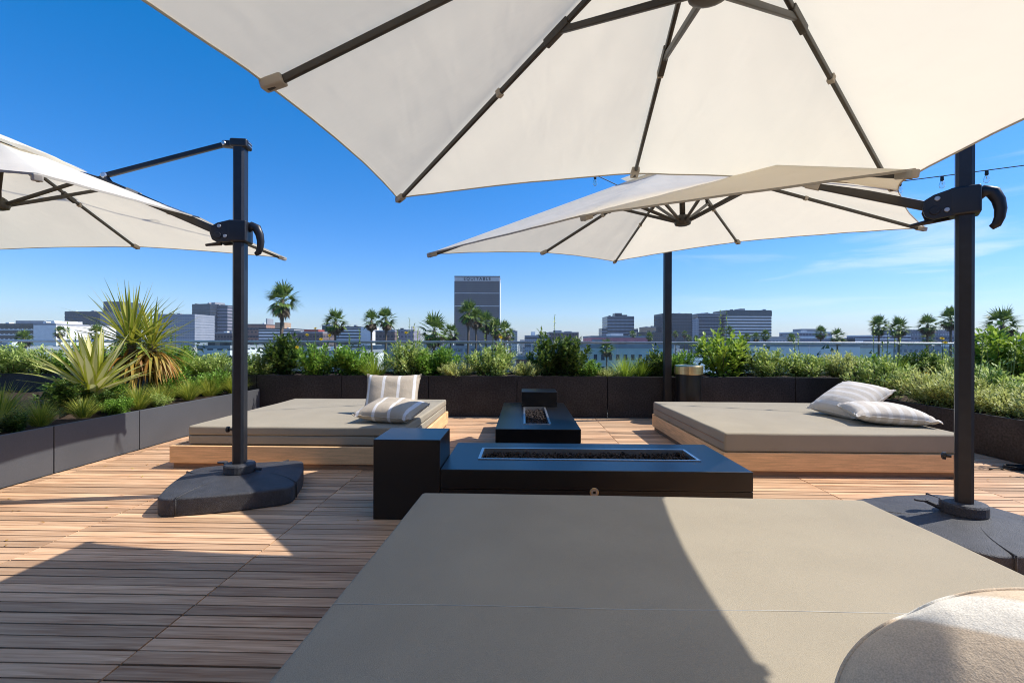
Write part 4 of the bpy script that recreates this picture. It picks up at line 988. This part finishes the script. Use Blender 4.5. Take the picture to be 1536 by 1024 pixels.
building('low grey block with a white penthouse right of the tiny palm', 788,826,504,520,f_grid, dep=30, bands=3, pent=[(.25,.4,5)], extra=f_bandw)
building('dark low block behind the twin dark shrubs', 824,868,499,520,f_brown, dep=40, pent=[(.2,.45,3),(.6,.8,2)])
building('stepped blue-grey glass tower left of the tan block', 911,951,475,800,f_grid, dep=45, bands=9, bandm=f_band, pent=[(.33,.8,4),(.34,.6,7)], extra=f_navy)
building('small annex left of the stepped blue-grey tower', 903,911,493,790,f_grid, dep=30, bands=6, bandm=f_band)
building('small annex right of the stepped blue-grey tower', 951,957,494,790,f_grid, dep=30, bands=6, bandm=f_band)
building('plain tan square block right of the stepped tower', 967,984,491,700,f_tan, dep=30)
building('long pink building with a pale roof box below the stepped tower', 887,972,506,260,f_pink, dep=30, pent=[(.4,.62,2.2)], extra=f_blank)
building('low dark blue glass block left of the slim post', 955,1001,499,560,f_navy, dep=30, bands=5, bandm=f_pane)
building('dark glass office block directly behind the slim post', 993,1038,471,700,f_navy, dep=40, bands=10, bandm=f_band, side=f_grid)
building('pale narrow end wall between the two dark glass blocks', 1038.5,1048,479,698,f_grid, dep=4)
building('dark grey glass office block right of the slim post', 1047,1082,471,703,f_navy, dep=40, bands=10, bandm=f_grid, band_frac=.2, pent=[(.5,.56,3)])
tb, Wb, hb = building('wide banded office block with white stripes', 1089,1157,466,700,f_bandw, dep=45, bands=12, bandm=f_band, band_frac=.55, pent=[(.4,.5,4)])
MB().box(-.5,Wb+.5,-.5,45.5,hb-8,hb-.21).build('crown_storey', f_teal, tb)
building('low grey building right of the wide banded block', 1154,1200,507,300,f_grid, dep=30)
building('stepped lilac-grey building behind a palm on the right', 1200,1248,499,450,f_lilac, dep=35, pent=[(.25,1.,4)], bands=2, bandm=f_bandw, band_frac=.3)
building('low pale building behind the three palms on the right', 1314,1366,504,400,f_lilac, dep=35, bands=3, bandm=f_bandw, band_frac=.2)
building('long lilac-grey building behind the palm row on the right', 1362,1446,496,400,f_lilac, dep=40, bands=3, bandm=f_grid, band_frac=.3)
building('low grey building at the right edge beyond the right mast', 1446,1600,505,380,f_lilac, dep=35, bands=2, bandm=f_grid)
building('thin pale building low on the horizon right of the stepped lilac one', 1248,1314,508.5,600,f_grid, dep=30)
# mint building below the rail with real window rows
t,W,h = building('pale mint building with rows of small dark windows, below the rail', 884,1010,521,125,f_mint, dep=20, name='mint_building')
for r_ in range(3):
    for c_ in range(11):
        MB().box(1.2+c_*2.0,2.1+c_*2.0,-.06,.05,h-3.4-r_*3.2,h-1.9-r_*3.2).build('window', f_pane, t)
for a in [
 ('low white rooftop building below the rail left of the left mast',296,345,522,150,f_white,30),
 ('pale flat-roofed building below the rail right of the left mast',376,470,524,170,f_white,30),
 ('pale building below the rail behind the yellow-flowered shrub',455,540,530,140,f_blank,26),
 ('grey building below the rail under the palm pair',545,600,521,190,f_grid,26),
 ('pale teal building below the rail at the foot of the signed tower',655,735,522,180,f_grid,30),
 ('dark grey building below the rail just right of the signed tower',800,848,519,220,f_grid,26),
 ('brick building below the rail left of the twin dark shrubs',775,815,538,140,f_brick,22),
 ('white flat roof building below the rail below the stepped lilac building',1165,1290,519,150,f_blank,30),
 ('white flat roof building below the rail between the right palms',1285,1340,521,170,f_mint,30),
 ('pale building below the rail beside the right umbrella mast',1340,1450,523,190,f_grid,30),
 ('pale low building below the rail at the left edge',-40,40,524,150,f_grid,26),
 ('red-brown block below the rail under the banded office',1100,1160,520,230,f_brown,22)]:
    building(a[0],a[1],a[2],a[3],a[4],a[5],dep=a[6],name='low_building')
# grey metal roof building right of the bin
xa, ya = pix(1030,70); xb, yb = pix(1078,70)
t = thing('metal_roof_building','building with a sloping grey metal roof below the rail right of the brass-topped bin','building',(xa,ya,GZ),0,'buildings of the city beyond')
g = MB(); w = xb-xa+2; g.add([V((0,0,15.8)),V((w,0,15.8)),V((w,9,18.4)),V((1.2,9,18.4)),V((w,18,15.8)),V((0,18,15.8))],[(0,1,2,3),(3,2,4,5),(0,3,5),(1,4,2)]); g.build('roof', f_metal, t)
MB().box(.3,w-.3,.3,17.7,0,15.75).build('wall', f_white, t)
# far mass of rooftops and street trees
rr = random.Random(5); g = MB()
for i in range(520):
    D = rr.uniform(240,2600); X = rr.uniform(-1.25,1.25)*D
    w = rr.uniform(10,34); d = rr.uniform(10,30); hh = rr.uniform(5,17) if D < 900 else rr.uniform(8,26)
    a = rr.uniform(-.15,.15); g.box(-w/2,w/2,-d/2,d/2,0,hh, Matrix.Translation((X,D,GZ)) @ Matrix.Rotation(a,4,'Z'))
f_mass = facade('facade_mass', (.50,.48,.45), .8, (.2,.21,.23), (4,4), .5, .45)
nt = f_mass.node_tree
o = g.build('distant_rooftops', f_mass); tag(o, 'far mass of low pale rooftops spreading to the horizon', 'rooftops', kind='stuff')
g = MB()
for i in range(900):
    D = 75*math.exp(rr.uniform(0,3.0)); X = rr.uniform(-1.25,1.25)*D; hh = rr.uniform(10,21.5) if D > 110 else rr.uniform(8,17); rad = rr.uniform(3,6.5)
    nl = 70 if D < 250 else 26; ls = 1.3 if D < 250 else 2.6
    for k in range(nl):
        p = rv(rr); p = V((X+p.x*rad, D+p.y*rad, GZ+hh*.62+p.z*hh*.38)); leafblade(g, p, rv(rr), ls*rr.uniform(.6,1.2), ls*.8, .2, 1)
    g.tube([(X,D,GZ),(X,D,GZ+hh*.5)], [.35,.2], 5, cap=False)
o = g.build('street_trees', L_tree); tag(o, 'dark green street trees scattered between the far buildings', 'trees', kind='stuff')
m_city = M('city_ground_mat', (.16,.155,.15), .9, .2, var=.35, vs=.012)
tag(MB().add([V((-5000,-800,GZ)),V((5000,-800,GZ)),V((5000,5500,GZ)),V((-5000,5500,GZ))],[(0,1,2,3)]).build('city_ground', m_city), kind='structure')
# ---------------------------------------------------------------- haze
HAZE = .00008
m, n, l = new_mat('haze_air'); out = n.new('ShaderNodeOutputMaterial'); pv = n.new('ShaderNodeVolumePrincipled')
pv.inputs['Color'].default_value = (.80,.88,1,1); pv.inputs['Density'].default_value = HAZE; l.new(pv.outputs[0], out.inputs['Volume'])
if HAZE:
    hz = MB().box(-5050,5050,-850,5550,GZ-1,135).build('haze', m); tag(hz, 'thin blue air haze over the city', 'haze', kind='stuff')
# ---------------------------------------------------------------- sky and sun
sd = V((.83,.15,1)).normalized(); el = math.asin(sd.z); az = math.atan2(sd.x, sd.y)
SC.world = bpy.data.worlds.new('World'); SC.world.use_nodes = True
n = SC.world.node_tree.nodes; l = SC.world.node_tree.links; n.clear()
out = n.new('ShaderNodeOutputWorld'); bg = n.new('ShaderNodeBackground'); bg.inputs[1].default_value = .15
sk = n.new('ShaderNodeTexSky'); sk.sky_type = 'NISHITA'; sk.sun_disc = False; sk.sun_elevation = el; sk.sun_rotation = az; sk.altitude = 50; sk.air_density = 1.0; sk.dust_density = .35; sk.ozone_density = 3.0
hs_ = n.new('ShaderNodeHueSaturation'); hs_.inputs['Saturation'].default_value = 1.45; l.new(sk.outputs[0], hs_.inputs['Color'])
tn = n.new('ShaderNodeMix'); tn.data_type = 'RGBA'; tn.blend_type = 'MULTIPLY'; tn.inputs[0].default_value = 1; tn.inputs[7].default_value = (1.08,.94,.98,1); l.new(hs_.outputs[0], tn.inputs[6])
hv = n.new('ShaderNodeTexCoord'); hx = n.new('ShaderNodeSeparateXYZ'); l.new(hv.outputs['Generated'], hx.inputs[0])
hr = n.new('ShaderNodeValToRGB'); he = hr.color_ramp.elements; he[0].position = 0; he[0].color = (.46,.60,.80,1); he[1].position = .5; he[1].color = (1,1,1,1)
q_ = he.new(.16); q_.color = (.62,.76,.93,1)
l.new(hx.outputs[2], hr.inputs[0])
th_ = n.new('ShaderNodeMix'); th_.data_type = 'RGBA'; th_.blend_type = 'MULTIPLY'; th_.inputs[0].default_value = 1; l.new(tn.outputs[2], th_.inputs[6]); l.new(hr.outputs[0], th_.inputs[7])
# thin high cloud low on the right
tc = n.new('ShaderNodeTexCoord'); mp = n.new('ShaderNodeMapping'); mp.inputs['Scale'].default_value = (2.2,2.2,17); mp.inputs['Rotation'].default_value = (0,R(4),0); l.new(tc.outputs['Generated'], mp.inputs[0])
nz = n.new('ShaderNodeTexNoise'); nz.inputs['Scale'].default_value = 1.6; nz.inputs['Detail'].default_value = 9; nz.inputs['Distortion'].default_value = .7; l.new(mp.outputs[0], nz.inputs['Vector'])
m1 = n.new('ShaderNodeMapRange'); m1.inputs[1].default_value = .48; m1.inputs[2].default_value = .80; m1.interpolation_type = 'SMOOTHSTEP'; l.new(nz.outputs[0], m1.inputs[0])
sx = n.new('ShaderNodeSeparateXYZ'); l.new(tc.outputs['Generated'], sx.inputs[0])
mz = n.new('ShaderNodeMapRange'); mz.inputs[1].default_value = .02; mz.inputs[2].default_value = .12; l.new(sx.outputs[2], mz.inputs[0])
mz2 = n.new('ShaderNodeMapRange'); mz2.inputs[1].default_value = .42; mz2.inputs[2].default_value = .16; l.new(sx.outputs[2], mz2.inputs[0])
mxx = n.new('ShaderNodeMapRange'); mxx.inputs[1].default_value = .1; mxx.inputs[2].default_value = .75; l.new(sx.outputs[0], mxx.inputs[0])
def mul(a, b):
    q = n.new('ShaderNodeMath'); q.operation = 'MULTIPLY'
    l.new(a, q.inputs[0])
    if isinstance(b, float): q.inputs[1].default_value = b
    else: l.new(b, q.inputs[1])
    return q.outputs[0]
f = mul(mul(mul(mul(m1.outputs[0], mz.outputs[0]), mz2.outputs[0]), mxx.outputs[0]), .8)
mx = n.new('ShaderNodeMix'); mx.data_type = 'RGBA'; l.new(f, mx.inputs[0]); l.new(th_.outputs[2], mx.inputs[6]); mx.inputs[7].default_value = (5.2,5.6,6.2,1)
l.new(mx.outputs[2], bg.inputs[0]); l.new(bg.outputs[0], out.inputs[0])
sl = bpy.data.lights.new('sun','SUN'); sl.energy = 4.5; sl.angle = R(.53); sl.color = (1,.96,.90)
so = bpy.data.objects.new('sun', sl); COL.objects.link(so); so.rotation_euler = (-sd).to_track_quat('-Z','Y').to_euler(); so.location = (8,2,12)
# ---------------------------------------------------------------- camera
cam = bpy.data.cameras.new('camera'); cam.sensor_width = 36; cam.lens = 700/1536*36; cam.clip_start = .02; cam.clip_end = 20000
co = bpy.data.objects.new('camera', cam); COL.objects.link(co)
rgt = (RT + V((0,0,.003))).normalized(); upc = rgt.cross(FW).normalized()
co.matrix_world = Matrix.Translation((0,0,H)) @ Matrix((rgt, upc, -FW)).transposed().to_4x4()
SC.camera = co
SC.view_settings.view_transform = 'Standard'; SC.view_settings.look = 'None'; SC.view_settings.exposure = .42; SC.view_settings.gamma = 1
SC.cycles.max_bounces = 10; SC.cycles.transparent_max_bounces = 24; SC.cycles.volume_bounces = 1
try: SC.cycles.use_denoising = True; SC.cycles.filter_width = 1.05
except Exception: pass
